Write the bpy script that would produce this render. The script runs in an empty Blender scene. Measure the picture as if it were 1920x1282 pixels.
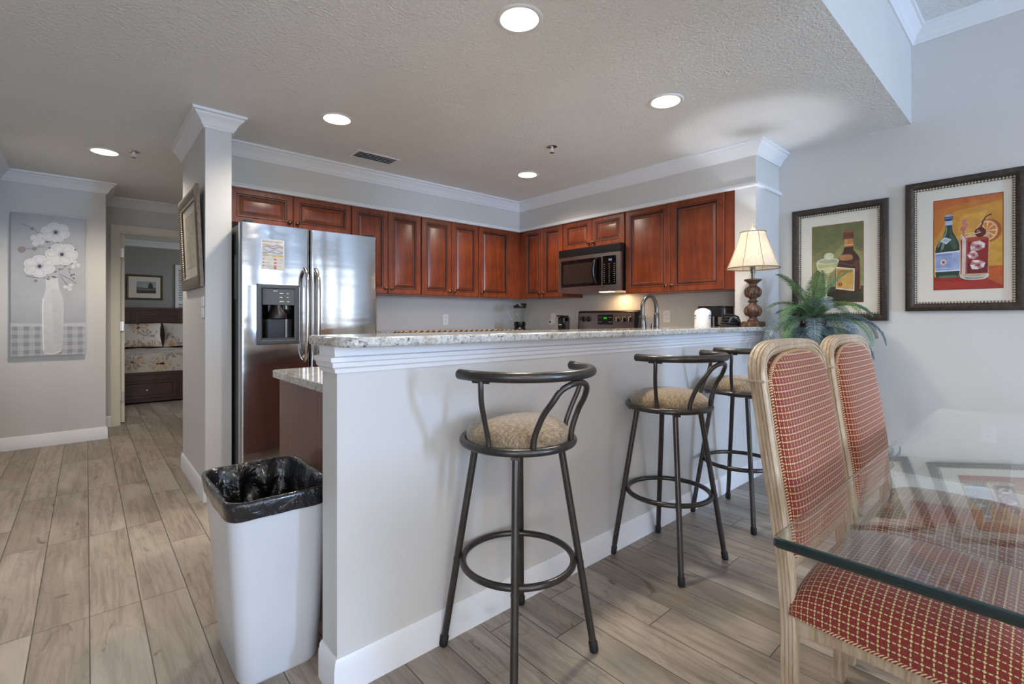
import bpy, bmesh, math, random
from math import sin, cos, pi, radians as R, sqrt, atan2
from mathutils import Vector, Matrix
random.seed(7)
SC = bpy.context.scene
COL = SC.collection

# ------------------------------------------------------------------ camera, world, sun, daylight, exposure
F_PX, YAW, EYE = 900.0, 48.43, 1.15
cam_d = bpy.data.cameras.new('camera'); cam = bpy.data.objects.new('camera', cam_d); COL.objects.link(cam)
cam_d.sensor_width = 36.0; cam_d.lens = F_PX/1920*36.0
cam_d.shift_y = -(641-598)/1920.0
cam_d.clip_start = 0.03
cam.location = (0, 0, EYE); cam.rotation_euler = (R(90), 0, R(YAW-90))
SC.camera = cam
SC.view_settings.view_transform = 'Standard'; SC.view_settings.look = 'None'
SC.view_settings.gamma = 1.0; SC.view_settings.use_curve_mapping = False
SC.view_settings.exposure = 0.0

def lin(c):
    if isinstance(c, str):
        c = [int(c[i:i+2], 16) for i in (0, 2, 4)]
    r = []
    for v in c:
        v /= 255.0
        r.append(v/12.92 if v <= .04045 else ((v+.055)/1.055)**2.4)
    return (r[0], r[1], r[2], 1.0)

w = bpy.data.worlds.new('world'); SC.world = w; w.use_nodes = True
wt = w.node_tree; bg = wt.nodes['Background']; bg.inputs[1].default_value = 4.0
wc = wt.nodes.new('ShaderNodeTexCoord'); ws = wt.nodes.new('ShaderNodeSeparateXYZ'); wr = wt.nodes.new('ShaderNodeValToRGB'); wm = wt.nodes.new('ShaderNodeMath')
wm.operation = 'MULTIPLY_ADD'; wm.inputs[1].default_value = .5; wm.inputs[2].default_value = .5
wt.links.new(wc.outputs['Generated'], ws.inputs[0]); wt.links.new(ws.outputs[2], wm.inputs[0]); wt.links.new(wm.outputs[0], wr.inputs[0]); wt.links.new(wr.outputs[0], bg.inputs[0])
for e, (p, c) in zip([wr.color_ramp.elements[0], wr.color_ramp.elements.new(.49), wr.color_ramp.elements.new(.503), wr.color_ramp.elements[-1]], ((0, (150, 158, 160)), (.49, (120, 138, 146)), (.503, (228, 234, 242)), (1, (200, 218, 245)))):
    e.position = p; e.color = lin(c)

def light(name, kind, loc, energy, col, rot=(0, 0, 0), parent=None, **kw):
    d = bpy.data.lights.new(name, kind); d.energy = energy; d.color = lin(col)[:3]
    for k, v in kw.items(): setattr(d, k, v)
    o = bpy.data.objects.new(name, d); COL.objects.link(o); o.location = loc; o.rotation_euler = rot
    if parent: o.parent = parent
    return o

DAY = (204, 224, 255)
# daylight through the living room's glass doors (behind the camera); last two lights are added
light('daylight', 'AREA', (2.40, -5.12, 1.62), 205, (172, 208, 255), (R(90), 0, 0), shape='RECTANGLE', size=.36, size_y=1.5)
light('daylight', 'AREA', (-0.9, -5.15, 1.25), 40, (226, 234, 252), (R(90), 0, 0), shape='RECTANGLE', size=3.0, size_y=2.2)
light('daylight', 'AREA', (-3.75, -2.8, 1.3), 72, (228, 236, 252), (R(90), 0, R(-90)), shape='RECTANGLE', size=2.4, size_y=1.9)  # added light at an unseen opening in the left wall
light('daylight', 'AREA', (3.15, 8.6, 1.5), 14, (240, 240, 238), (R(90), 0, R(90)), shape='RECTANGLE', size=1.4, size_y=1.3)  # added light to brighten the bedroom, at an unseen side opening

# added warm fill lights without fixtures, unseen above and behind the camera
for lx, ly in ((-.9, -1.7), (.9, -2.6)):
    light('added_warm_fill', 'AREA', (lx, ly, 3.05), 25, (255, 236, 206), (0, 0, 0), shape='DISK', size=.3)

# ------------------------------------------------------------------ mesh helpers
class MB:
    def __init__(s): s.v = []; s.f = []; s.m = []; s.uv = []; s.cur = 0
    def add(s, vs, fs, uv=None):
        b = len(s.v); s.v += [tuple(p) for p in vs]
        s.uv += uv if uv else [(0, 0)]*len(vs)
        for f in fs: s.f.append([b+i for i in f]); s.m.append(s.cur)
        return s
    def box(s, x0, y0, z0, x1, y1, z1):
        x0, x1 = min(x0, x1), max(x0, x1); y0, y1 = min(y0, y1), max(y0, y1); z0, z1 = min(z0, z1), max(z0, z1)
        return s.add([(x0,y0,z0),(x1,y0,z0),(x1,y1,z0),(x0,y1,z0),(x0,y0,z1),(x1,y0,z1),(x1,y1,z1),(x0,y1,z1)],
                     [(3,2,1,0),(4,5,6,7),(0,1,5,4),(1,2,6,5),(2,3,7,6),(3,0,4,7)])
    def quad(s, a, b, c, d): return s.add([a, b, c, d], [(0, 1, 2, 3)])
    def grid(s, nu, nv, fn, wu=False, wv=False, flip=False):
        vs = []; uv = []
        for j in range(nv):
            for i in range(nu):
                p = fn(i/(nu if wu else nu-1), j/(nv if wv else nv-1))
                vs.append(p[:3]); uv.append((p[3], p[4]) if len(p) > 3 else (0, 0))
        fs = []
        for j in range(nv if wv else nv-1):
            for i in range(nu if wu else nu-1):
                a = j*nu+i; b = j*nu+(i+1) % nu; c = ((j+1) % nv)*nu+(i+1) % nu; d = ((j+1) % nv)*nu+i
                fs.append((d, c, b, a) if flip else (a, b, c, d))
        return s.add(vs, fs, uv)
    def lathe(s, prof, c=(0, 0, 0), n=32, axis='z', cap=True):
        vs = []; fs = []; m = len(prof)
        for (r, z) in prof:
            for i in range(n):
                a = 2*pi*i/n; x, y = r*cos(a), r*sin(a)
                p = (x, y, z) if axis == 'z' else ((z, x, y) if axis == 'x' else (y, z, x))
                vs.append((c[0]+p[0], c[1]+p[1], c[2]+p[2]))
        for j in range(m-1):
            for i in range(n):
                fs.append((j*n+i, j*n+(i+1) % n, (j+1)*n+(i+1) % n, (j+1)*n+i))
        if cap and prof[0][0] > 1e-6: fs.append(tuple(range(n-1, -1, -1)))
        if cap and prof[-1][0] > 1e-6: fs.append(tuple((m-1)*n+i for i in range(n)))
        return s.add(vs, fs)
    def tube(s, pts, r, n=12, closed=False, cap=True):
        P = [Vector(p) for p in pts]; N = len(P)
        rad = r if isinstance(r, (list, tuple)) else [r]*N
        T = []
        for i in range(N):
            a = P[(i-1) % N] if (closed or i > 0) else P[i]; b = P[(i+1) % N] if (closed or i < N-1) else P[i]
            T.append((b-a).normalized())
        t = T[0]; nrm = t.orthogonal().normalized(); vs = []; fs = []
        for i in range(N):
            nrm = (nrm - T[i]*nrm.dot(T[i])).normalized(); bi = T[i].cross(nrm)
            for k in range(n):
                a = 2*pi*k/n; vs.append(P[i]+(nrm*cos(a)+bi*sin(a))*rad[i])
        # twist fix for closed loops is negligible for planar paths
        for i in range(N if closed else N-1):
            j = (i+1) % N
            for k in range(n):
                fs.append((i*n+k, i*n+(k+1) % n, j*n+(k+1) % n, j*n+k))
        if cap and not closed:
            fs.append(tuple(range(n-1, -1, -1))); fs.append(tuple((N-1)*n+k for k in range(n)))
        return s.add(vs, fs)
    def prism(s, poly, z0, z1, axis='z'):
        n = len(poly)
        def P(a, b, h): return (a, b, h) if axis == 'z' else ((h, a, b) if axis == 'x' else (a, h, b))
        vs = [P(a, b, z0) for a, b in poly]+[P(a, b, z1) for a, b in poly]
        fs = [tuple(range(n-1, -1, -1)), tuple(range(n, 2*n))]+[(i, (i+1) % n, n+(i+1) % n, n+i) for i in range(n)]
        return s.add(vs, fs)
    def poly3(s, pts): return s.add(pts, [tuple(range(len(pts)))])
    def sweep(s, path, prof, side=1, z=0):
        """mitred moulding: path of (x, y), profile of (out, z); out points to the right of travel when side is 1"""
        n = len(path); m = len(prof); P = [Vector(p) for p in path]; vs = []
        for i in range(n):
            d0 = (P[i]-P[i-1]).normalized() if i > 0 else None
            d1 = (P[i+1]-P[i]).normalized() if i < n-1 else None
            n0 = Vector((d0.y, -d0.x))*side if d0 else None; n1 = Vector((d1.y, -d1.x))*side if d1 else None
            if n0 is None: q = n1
            elif n1 is None: q = n0
            else:
                q = (n0+n1).normalized(); q = q/max(.2, q.dot(n0))
            for (o, h) in prof: vs.append((P[i].x+q.x*o, P[i].y+q.y*o, z+h))
        fs = []
        for i in range(n-1):
            for k in range(m):
                a, b = i*m+k, i*m+(k+1) % m; c, d = (i+1)*m+(k+1) % m, (i+1)*m+k
                fs.append((a, b, c, d))
        fs.append(tuple(range(m))); fs.append(tuple((n-1)*m+k for k in range(m-1, -1, -1)))
        return s.add(vs, fs)
    def rings(s, W, H, rs, mats=None, cap=True, x0=0, z0=0):
        """concentric rectangles facing -Y: rs = [(inset, forward)], mats = material per strip"""
        vs = []; fs = []; ms = []
        for (i, d) in rs:
            vs += [(x0+i, -d, z0+i), (x0+W-i, -d, z0+i), (x0+W-i, -d, z0+H-i), (x0+i, -d, z0+H-i)]
        for k in range(len(rs)-1):
            for e in range(4):
                fs.append((k*4+e, k*4+(e+1) % 4, (k+1)*4+(e+1) % 4, (k+1)*4+e)); ms.append(mats[k] if mats else s.cur)
        if cap:
            k = len(rs)-1; fs.append((k*4, k*4+1, k*4+2, k*4+3)); ms.append(mats[-1] if mats else s.cur)
        b = len(s.v); s.v += vs; s.uv += [(0, 0)]*len(vs)
        for f, mm in zip(fs, ms): s.f.append([b+i for i in f]); s.m.append(mm)
        return s
    def build(s, name, mats, parent=None, smooth=None, bevel=0, seg=2, solid=0, sub=0):
        me = bpy.data.meshes.new(name); me.from_pydata([tuple(v) for v in s.v], [], s.f)
        if not isinstance(mats, (list, tuple)): mats = [mats]
        for m in mats: me.materials.append(m)
        me.polygons.foreach_set('material_index', s.m)
        if any(u != (0, 0) for u in s.uv):
            l = me.uv_layers.new(name='UVMap')
            for lp in me.loops: l.data[lp.index].uv = s.uv[lp.vertex_index]
        me.update()
        bm = bmesh.new(); bm.from_mesh(me); bmesh.ops.recalc_face_normals(bm, faces=bm.faces); bm.to_mesh(me); bm.free()
        if smooth is not None:
            me.polygons.foreach_set('use_smooth', [True]*len(me.polygons)); me.set_sharp_from_angle(angle=R(smooth))
        o = bpy.data.objects.new(name, me); COL.objects.link(o)
        if parent: o.parent = parent
        if solid:
            md = o.modifiers.new('solid', 'SOLIDIFY'); md.thickness = solid; md.offset = 0
        if bevel:
            md = o.modifiers.new('bevel', 'BEVEL'); md.width = bevel; md.segments = seg; md.limit_method = 'ANGLE'; md.angle_limit = R(35)
        if sub:
            md = o.modifiers.new('sub', 'SUBSURF'); md.levels = sub; md.render_levels = sub
        return o

def thing(name, label, cat, loc=(0, 0, 0), rz=0, group=None):
    o = bpy.data.objects.new(name, None); o.empty_display_size = .1; COL.objects.link(o)
    o.location = loc; o.rotation_euler = (0, 0, rz)
    return tag(o, label, cat, group)
def tag(o, label, cat, group=None):
    o['label'] = label; o['category'] = cat
    if group: o['group'] = group
    return o
def struct(name, mb, m, **kw):
    o = mb.build(name, m, **kw); o['kind'] = 'structure'; return o
def copy_tree(o, loc, rz, label, parent=None):
    c = o.copy(); COL.objects.link(c)
    if parent: c.parent = parent
    else:
        c.location = loc; c.rotation_euler = (0, 0, rz); c['label'] = label
    for ch in list(o.children): copy_tree(ch, None, None, None, c)
    return c
def rrect(x0, y0, x1, y1, r, n=6):
    pts = []
    rr = r if isinstance(r, (list, tuple)) else [r]*4
    for (cx, cy, a0, q) in ((x1-rr[0], y0+rr[0], -90, rr[0]), (x1-rr[1], y1-rr[1], 0, rr[1]), (x0+rr[2], y1-rr[2], 90, rr[2]), (x0+rr[3], y0+rr[3], 180, rr[3])):
        for i in range(n+1):
            a = R(a0+90*i/n); pts.append((cx+q*cos(a), cy+q*sin(a)))
    return pts
def smooth_path(pts, n=8, closed=False):
    P = [Vector(p) for p in pts]; N = len(P); out = []
    for i in range(N if closed else N-1):
        g = lambda k: P[k % N] if closed else P[max(0, min(N-1, k))]
        a, b, c, d = g(i-1), g(i), g(i+1), g(i+2)
        for k in range(n):
            t = k/n
            out.append(.5*((2*b)+(c-a)*t+(2*a-5*b+4*c-d)*t*t+(3*b-a-3*c+d)*t**3))
    if not closed: out.append(P[-1])
    return out

# ------------------------------------------------------------------ materials
class NT:
    def __init__(s, name):
        s.mat = bpy.data.materials.new(name); s.mat.use_nodes = True; s.t = s.mat.node_tree; s.t.nodes.clear()
        s.out = s.t.nodes.new('ShaderNodeOutputMaterial')
    def n(s, typ, ins=None, **kw):
        nd = s.t.nodes.new('ShaderNode'+typ)
        for k, v in kw.items(): setattr(nd, k, v)
        for k, v in (ins or {}).items(): s.set(nd, k, v)
        return nd
    def set(s, nd, k, v):
        sock = nd.inputs[k]
        if isinstance(v, bpy.types.NodeSocket): s.t.links.new(v, sock)
        elif isinstance(v, bpy.types.Node): s.t.links.new(v.outputs[0], sock)
        else: sock.default_value = v
    def math(s, op, a, b=None, c=None):
        nd = s.n('Math', operation=op)
        for i, q in enumerate((a, b, c)):
            if q is not None: s.set(nd, i, q)
        return nd.outputs[0]
    def mix(s, f, a, b, mode='MIX'):
        nd = s.n('Mix', data_type='RGBA', blend_type=mode)
        s.set(nd, 0, f); s.set(nd, 6, a); s.set(nd, 7, b); return nd.outputs[2]
    def ramp(s, f, stops, interp='LINEAR'):
        nd = s.n('ValToRGB'); s.set(nd, 0, f); cr = nd.color_ramp; cr.interpolation = interp
        while len(cr.elements) < len(stops): cr.elements.new(.5)
        for e, (p, c) in zip(cr.elements, stops): e.position = p; e.color = c
        return nd.outputs[0]
    def noise(s, vec, scale, detail=3, rough=.5, dist=0):
        nd = s.n('TexNoise', {'Scale': scale, 'Detail': detail, 'Roughness': rough, 'Distortion': dist})
        if vec is not None: s.set(nd, 'Vector', vec)
        return nd
    def coord(s, which='Object'): return s.n('TexCoord').outputs[which]
    def scale(s, vec, sc, loc=(0, 0, 0), rot=(0, 0, 0)):
        nd = s.n('Mapping'); s.set(nd, 'Vector', vec); nd.inputs['Scale'].default_value = sc; nd.inputs['Location'].default_value = loc
        nd.inputs['Rotation'].default_value = rot
        return nd.outputs[0]
    def bump(s, h, strength=.2, dist=.01):
        return s.n('Bump', {'Strength': strength, 'Distance': dist, 'Height': h}).outputs[0]
    def bsdf(s, color, rough=.5, metal=0, normal=None, **kw):
        b = s.n('BsdfPrincipled'); s.set(b, 'Base Color', color); s.set(b, 'Roughness', rough); s.set(b, 'Metallic', metal)
        if normal is not None: s.set(b, 'Normal', normal)
        for k, v in kw.items(): s.set(b, k.replace('_', ' '), v)
        s.t.links.new(b.outputs[0], s.out.inputs[0]); return s.mat

def simple(name, col, rough=.5, metal=0, var=.06, vs=6, bump=0, bs=40, **kw):
    t = NT(name); c = lin(col); co = t.coord()
    nz = t.noise(co, vs, 4)
    dark = tuple(x*(1-var*2) for x in c[:3])+(1,); lite = tuple(min(1, x*(1+var)) for x in c[:3])+(1,)
    color = t.ramp(nz.outputs[0], [(.3, dark), (.7, lite)])
    nrm = t.bump(t.noise(co, bs, 4).outputs[0], bump, .004) if bump else None
    return t.bsdf(color, rough, metal, nrm, **kw)

def emit(name, col, strength):
    t = NT(name); e = t.n('Emission', {'Color': lin(col), 'Strength': strength}); t.t.links.new(e.outputs[0], t.out.inputs[0]); return t.mat

M = {}
M['wall'] = simple('wall_paint', (205, 203, 200), .55, var=.015, vs=1.5, bump=.06, bs=120)
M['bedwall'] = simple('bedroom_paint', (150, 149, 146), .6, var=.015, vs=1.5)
def ceiling_mat():
    t = NT('textured_ceiling'); co = t.coord()
    a = t.noise(co, 95, 3, .55).outputs[0]; b = t.noise(co, 60, 3, .5).outputs[0]
    h = t.math('ADD', a, t.math('MULTIPLY', t.ramp(b, [(.45, (0, 0, 0, 1)), (.62, (1, 1, 1, 1))]), .6))
    c = t.ramp(t.noise(co, 2).outputs[0], [(.3, lin((228, 228, 226))), (.7, lin((233, 233, 231)))])
    return t.bsdf(c, .75, 0, t.bump(h, .5, .010))
M['ceiling'] = ceiling_mat()
M['trim'] = simple('white_trim', (228, 228, 230), .32, var=.01, vs=3)
M['white_plastic'] = simple('white_plastic', (235, 235, 236), .3, var=.01)
M['bin'] = simple('glossy_white_plastic', (204, 207, 212), .22, var=.012, vs=3)
M['ivory'] = simple('ivory_plastic', (226, 220, 205), .35, var=.01)
M['slot'] = simple('dark_slot', (30, 28, 27), .6)

def floor_mat():
    t = NT('wood_look_tile'); pos = t.n('NewGeometry').outputs['Position']
    sp = t.n('SeparateXYZ', {0: pos}); X, Y = sp.outputs[0], sp.outputs[1]
    W, L = .1573, .915
    xr = t.math('DIVIDE', t.math('ADD', X, -.0092+W*40), W); row = t.math('FLOOR', xr); fx = t.math('FRACT', xr)
    rn = t.n('TexWhiteNoise', {'W': row}, noise_dimensions='1D').outputs[0]
    yr = t.math('ADD', t.math('DIVIDE', Y, L), t.math('ADD', t.math('MULTIPLY', t.math('ROUND', t.math('MULTIPLY', rn, 5)), .2), 20.1))
    pl = t.math('FLOOR', yr); fy = t.math('FRACT', yr)
    idv = t.n('CombineXYZ', {0: row, 1: pl}).outputs[0]
    wn = t.n('TexWhiteNoise', {'Vector': idv}, noise_dimensions='3D'); pid = wn.outputs[0]; pcol = wn.outputs[1]
    # grain coordinates, shifted per plank
    off = t.n('VectorMath', {0: pcol, 1: (30, 30, 30)}, operation='MULTIPLY').outputs[0]
    gv = t.n('VectorMath', {0: pos, 1: off}, operation='ADD').outputs[0]
    warp = t.noise(gv, 2.3, 3, .55).outputs[0]
    g1 = t.noise(t.scale(gv, (26, 1.6, 1)), 1.4, 5, .62, .9).outputs[0]
    g2 = t.noise(t.scale(gv, (5, 1.1, 1)), 2.0, 4, .55, 1.6).outputs[0]
    ringv = t.math('ADD', t.math('MULTIPLY', t.noise(t.scale(gv, (4.2, .8, 1)), 1.3, 2, .4, .6).outputs[0], 17), t.math('MULTIPLY', g1, 1.1))
    ring = t.math('ABSOLUTE', t.math('SINE', t.math('MULTIPLY', ringv, 3.1)))
    base = t.ramp(t.math('ADD', t.math('MULTIPLY', pid, .42), t.math('MULTIPLY', g2, .58)),
                  [(.16, lin((136, 123, 110))), (.4, lin((153, 140, 126))), (.62, lin((166, 153, 139))), (.86, lin((178, 167, 153)))])
    c = t.mix(t.math('MULTIPLY', t.ramp(g1, [(.36, (1, 1, 1, 1)), (.54, (0, 0, 0, 1))]), .6), base, lin((112, 101, 92)))
    c = t.mix(t.math('MULTIPLY', t.ramp(ring, [(0, (1, 1, 1, 1)), (.30, (0, 0, 0, 1))]), .40), c, lin((118, 107, 97)))
    knot = t.noise(t.scale(gv, (7, 3, 1)), 1.0, 3, .5, 2.2).outputs[0]
    c = t.mix(t.math('MULTIPLY', t.ramp(knot, [(.655, (0, 0, 0, 1)), (.72, (1, 1, 1, 1))]), .75), c, lin((92, 80, 72)))
    lite = t.noise(t.scale(gv, (3, .7, 1)), 1.1, 3, .5, 1.).outputs[0]
    c = t.mix(t.math('MULTIPLY', t.ramp(lite, [(.50, (0, 0, 0, 1)), (.70, (1, 1, 1, 1))]), .6), c, lin((194, 185, 173)))
    ex = t.math('MULTIPLY', t.math('MINIMUM', fx, t.math('SUBTRACT', 1, fx)), W)
    ey = t.math('MULTIPLY', t.math('MINIMUM', fy, t.math('SUBTRACT', 1, fy)), L)
    e = t.math('MINIMUM', ex, ey)
    g = t.ramp(t.math('MULTIPLY', e, 100), [(.10, (1, 1, 1, 1)), (.24, (0, 0, 0, 1))])
    c = t.mix(g, c, lin((74, 64, 55)))
    h = t.math('SUBTRACT', t.math('MULTIPLY', g1, .25), t.math('MULTIPLY', g, 1.0))
    r = t.math('ADD', .36, t.math('MULTIPLY', g2, .16))
    return t.bsdf(c, r, 0, t.bump(h, .25, .004))
M['floor'] = floor_mat()

def wood(name, c0, c1, c2, rough=.32, axis=2, scale=1.0, coat=.25):
    t = NT(name); co = t.coord()
    sc = [14*scale]*3; sc[axis] = 1.6*scale
    g = t.noise(t.scale(co, tuple(sc)), 2.2, 6, .6, .6).outputs[0]
    b = t.noise(co, 5*scale, 4, .55).outputs[0]
    f = t.math('ADD', t.math('MULTIPLY', g, .55), t.math('MULTIPLY', b, .45))
    c = t.ramp(f, [(.32, lin(c0)), (.5, lin(c1)), (.68, lin(c2))])
    return t.bsdf(c, rough, 0, t.bump(g, .06, .003), Coat_Weight=coat, Coat_Roughness=.25)
M['cherry'] = wood('cherry_wood', (82, 34, 15), (116, 50, 21), (142, 68, 31), .32)
M['glaze'] = simple('dark_glaze', (44, 16, 9), .45)
M['cherry_panel'] = wood('cherry_side_panel', (96, 58, 48), (108, 66, 55), (120, 76, 63), .3, coat=.4)
M['cherry_box'] = wood('cherry_carcass', (100, 42, 20), (124, 54, 26), (138, 66, 34), .38)
M['bedwood'] = wood('dark_bed_wood', (46, 24, 17), (66, 36, 25), (84, 48, 33), .38, axis=0)
def oak_mat():
    t = NT('washed_oak'); co = t.coord()
    g = t.noise(t.scale(co, (60, 60, 5)), 1.5, 6, .65, .5).outputs[0]
    b = t.noise(co, 9, 3).outputs[0]
    c = t.ramp(t.math('ADD', t.math('MULTIPLY', g, .7), t.math('MULTIPLY', b, .3)), [(.33, lin((146, 122, 96))), (.5, lin((178, 157, 131))), (.68, lin((206, 190, 168)))])
    return t.bsdf(c, .38, 0, t.bump(g, .12, .002), Coat_Weight=.2)
M['oak'] = oak_mat()

def granite_mat():
    t = NT('speckled_granite'); co0 = t.coord()
    wv = t.noise(co0, 38, 4, .65).outputs[1]
    co = t.n('VectorMath', {0: co0, 1: t.n('VectorMath', {0: wv, 1: (.022, .022, .022)}, operation='MULTIPLY').outputs[0]}, operation='ADD').outputs[0]
    n1 = t.noise(co, 46, 5, .7, .4).outputs[0]; n3 = t.noise(co0, 9, 4, .6, .5).outputs[0]; n2 = t.noise(co, 120, 3, .6).outputs[0]
    base = t.ramp(n1, [(.3, lin((120, 114, 106))), (.42, lin((182, 180, 174))), (.56, lin((212, 212, 208))), (.7, lin((150, 142, 126)))])
    c = t.mix(t.ramp(n3, [(.52, (0, 0, 0, 1)), (.68, (.6, .6, .6, 1))]), base, lin((160, 136, 106)))
    g = t.noise(co, 70, 5, .7, .8).outputs[0]
    c = t.mix(t.ramp(g, [(.55, (0, 0, 0, 1)), (.62, (.8, .8, .8, 1))]), c, lin((110, 108, 112)))
    d = t.noise(co, 52, 5, .75, 1.0).outputs[0]
    c = t.mix(t.ramp(t.math('ADD', t.math('MULTIPLY', d, .8), t.math('MULTIPLY', n2, .2)), [(.385, (.92, .92, .92, 1)), (.43, (0, 0, 0, 1))]), c, lin((46, 43, 46)))
    return t.bsdf(c, .08, 0, None, Coat_Weight=.3, Coat_Roughness=.04)
M['granite'] = granite_mat()

def steel_mat(name, col, rough, wave, brush=True):
    t = NT(name); co = t.coord()
    br = t.noise(t.scale(co, (3, 3, 300)) if brush else co, 3, 3).outputs[0]
    wv = t.noise(t.scale(co, (.7, .7, 4.0)), 1.8, 2, .45, .3).outputs[0]
    h = t.math('ADD', t.math('MULTIPLY', wv, wave), t.math('MULTIPLY', br, .00006))
    r = t.math('ADD', rough, t.math('MULTIPLY', br, .06))
    return t.bsdf(lin(col), r, 1.0, t.bump(h, 1.0, 1.0))
M['steel'] = steel_mat('stainless_door', (194, 195, 197), .10, .0026)
M['steel2'] = steel_mat('brushed_steel', (168, 158, 154), .28, 0)
M['chrome'] = simple('polished_metal', (205, 200, 196), .16, 1, var=.01)
M['nickel'] = simple('brushed_nickel', (104, 100, 96), .28, 1, var=.03)
M['knob'] = simple('antique_bronze', (104, 90, 74), .3, 1, var=.08, vs=60)
M['black'] = simple('black_plastic', (20, 20, 22), .32, var=.05)
M['blackgloss'] = simple('black_glass', (10, 9, 9), .06, var=.02)
M['darkgrey'] = simple('charcoal_plastic', (62, 64, 68), .35, var=.04)
M['fridgeside'] = simple('fridge_side', (54, 55, 58), .38, var=.05, vs=30)
M['mwglass'] = simple('tinted_oven_glass', (44, 36, 31), .1, var=.04)
M['stool'] = simple('gunmetal_tube', (80, 77, 75), .30, .75, var=.1, vs=25)
M['rubber'] = simple('black_rubber', (22, 21, 21), .6)
M['iron'] = simple('wrought_iron', (30, 30, 32), .5, .4, bump=.1)

def tweed():
    t = NT('tan_tweed'); co = t.coord()
    a = t.noise(t.scale(co, (260, 40, 60)), 1, 2).outputs[0]; b = t.noise(t.scale(co, (40, 260, 60)), 1, 2).outputs[0]
    wv = t.math('ADD', t.math('MULTIPLY', a, .5), t.math('MULTIPLY', b, .5)); nz = t.noise(t.scale(co, (1, 2.2, 1)), 70, 4, .7).outputs[0]
    c = t.ramp(t.math('ADD', t.math('MULTIPLY', wv, .5), t.math('MULTIPLY', nz, .5)), [(.36, lin((84, 68, 50))), (.5, lin((130, 111, 86))), (.64, lin((172, 152, 122)))])
    return t.bsdf(c, .9, 0, t.bump(wv, .35, .003), Sheen_Weight=.4)
M['tweed'] = tweed()
def check():
    t = NT('red_check_fabric'); uv = t.coord('UV'); sp = t.n('SeparateXYZ', {0: uv}); C = .0188
    U = t.math('DIVIDE', sp.outputs[0], C); V = t.math('DIVIDE', sp.outputs[1], C)
    def near(x, wd): return t.math('LESS_THAN', t.math('ABSOLUTE', t.math('SUBTRACT', t.math('FRACT', x), .5)), wd)
    dU = near(t.math('ADD', t.math('MULTIPLY', V, 2), .5), .33); dV = near(t.math('ADD', t.math('MULTIPLY', U, 2), .5), .33)
    a = t.math('MULTIPLY', near(U, .075), dU); b = t.math('MULTIPLY', near(V, .075), dV)
    dots = t.math('MAXIMUM', a, b)
    ln = t.math('MAXIMUM', near(U, .07), near(V, .07))
    nz = t.noise(t.scale(uv, (1, 1, 1)), 260, 3).outputs[0]; sh = t.noise(uv, 9, 2).outputs[0]
    red = t.ramp(nz, [(.3, lin((104, 30, 25))), (.7, lin((146, 48, 40)))])
    c = t.mix(t.math('MULTIPLY', ln, .9), red, lin((112, 84, 48)))
    c = t.mix(dots, c, t.ramp(nz, [(.3, lin((198, 172, 118))), (.7, lin((226, 206, 156)))]))
    return t.bsdf(c, .85, 0, t.bump(t.math('ADD', t.math('MULTIPLY', dots, .6), nz), .25, .002), Sheen_Weight=.25)
M['check'] = check()
def cord():
    t = NT('red_cream_piping'); co = t.coord()
    wv = t.n('TexWave', {'Vector': co, 'Scale': 75.0, 'Distortion': 1.0}, bands_direction='DIAGONAL').outputs[1]
    return t.bsdf(t.ramp(wv, [(.35, lin((122, 34, 32))), (.6, lin((208, 184, 142)))]), .85)
M['cord'] = cord()

def thin_glass(name, tint, boost=1.0, rough=0.0):
    t = NT(name); ge = t.n('NewGeometry')
    c = t.math('ABSOLUTE', t.n('VectorMath', {0: ge.outputs['Normal'], 1: ge.outputs['Incoming']}, operation='DOT_PRODUCT').outputs['Value'])
    fr = t.math('ADD', .04, t.math('MULTIPLY', .96, t.math('POWER', t.math('SUBTRACT', 1, c), 5)))
    tr = t.n('BsdfTransparent', {'Color': tint}); gl = t.n('BsdfGlossy', {'Color': (1, 1, 1, 1), 'Roughness': rough})
    mx = t.n('MixShader'); t.set(mx, 0, t.math('MINIMUM', t.math('MULTIPLY', fr, boost), 1.0)); t.set(mx, 1, tr); t.set(mx, 2, gl)
    t.t.links.new(mx.outputs[0], t.out.inputs[0]); return t.mat
M['glass'] = thin_glass('clear_glass', (.93, .965, .95, 1), 1.25)
M['glazing'] = thin_glass('picture_glass', (.97, .97, .97, 1), .7)
M['jar'] = thin_glass('jar_glass', (.86, .9, .9, 1), 1.4)
M['glassedge'] = simple('green_glass_edge', (22, 40, 40), .12, var=.03, Coat_Weight=.5)

def bag():
    t = NT('black_bin_liner'); co = t.coord()
    h = t.noise(co, 17, 4, .55, .5).outputs[0]
    return t.bsdf(lin((24, 25, 28)), .22, 0, t.bump(h, .8, .03), Coat_Weight=.6, Coat_Roughness=.12)
M['bag'] = bag()
def shade_mat():
    t = NT('cream_silk_shade'); co = t.coord()
    nz = t.noise(t.scale(co, (90, 90, 8)), 1, 3).outputs[0]
    c = t.ramp(nz, [(.3, lin((222, 212, 194))), (.7, lin((234, 226, 210)))])
    d = t.n('BsdfDiffuse', {'Color': c}); tl = t.n('BsdfTranslucent', {'Color': c}); mx = t.n('MixShader', {0: .5, 1: d.outputs[0], 2: tl.outputs[0]})
    t.t.links.new(mx.outputs[0], t.out.inputs[0]); return t.mat
M['shade'] = shade_mat()
M['shadeband'] = simple('taupe_braid', (138, 120, 98), .7)
def lampwood():
    t = NT('carved_gilt_resin'); co = t.coord()
    nz = t.noise(co, 45, 4, .65).outputs[0]
    c = t.ramp(nz, [(.32, lin((58, 38, 28))), (.55, lin((92, 65, 50))), (.78, lin((152, 126, 100)))])
    return t.bsdf(c, .42, .2, t.bump(nz, .3, .004))
M['lampwood'] = lampwood()
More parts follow.
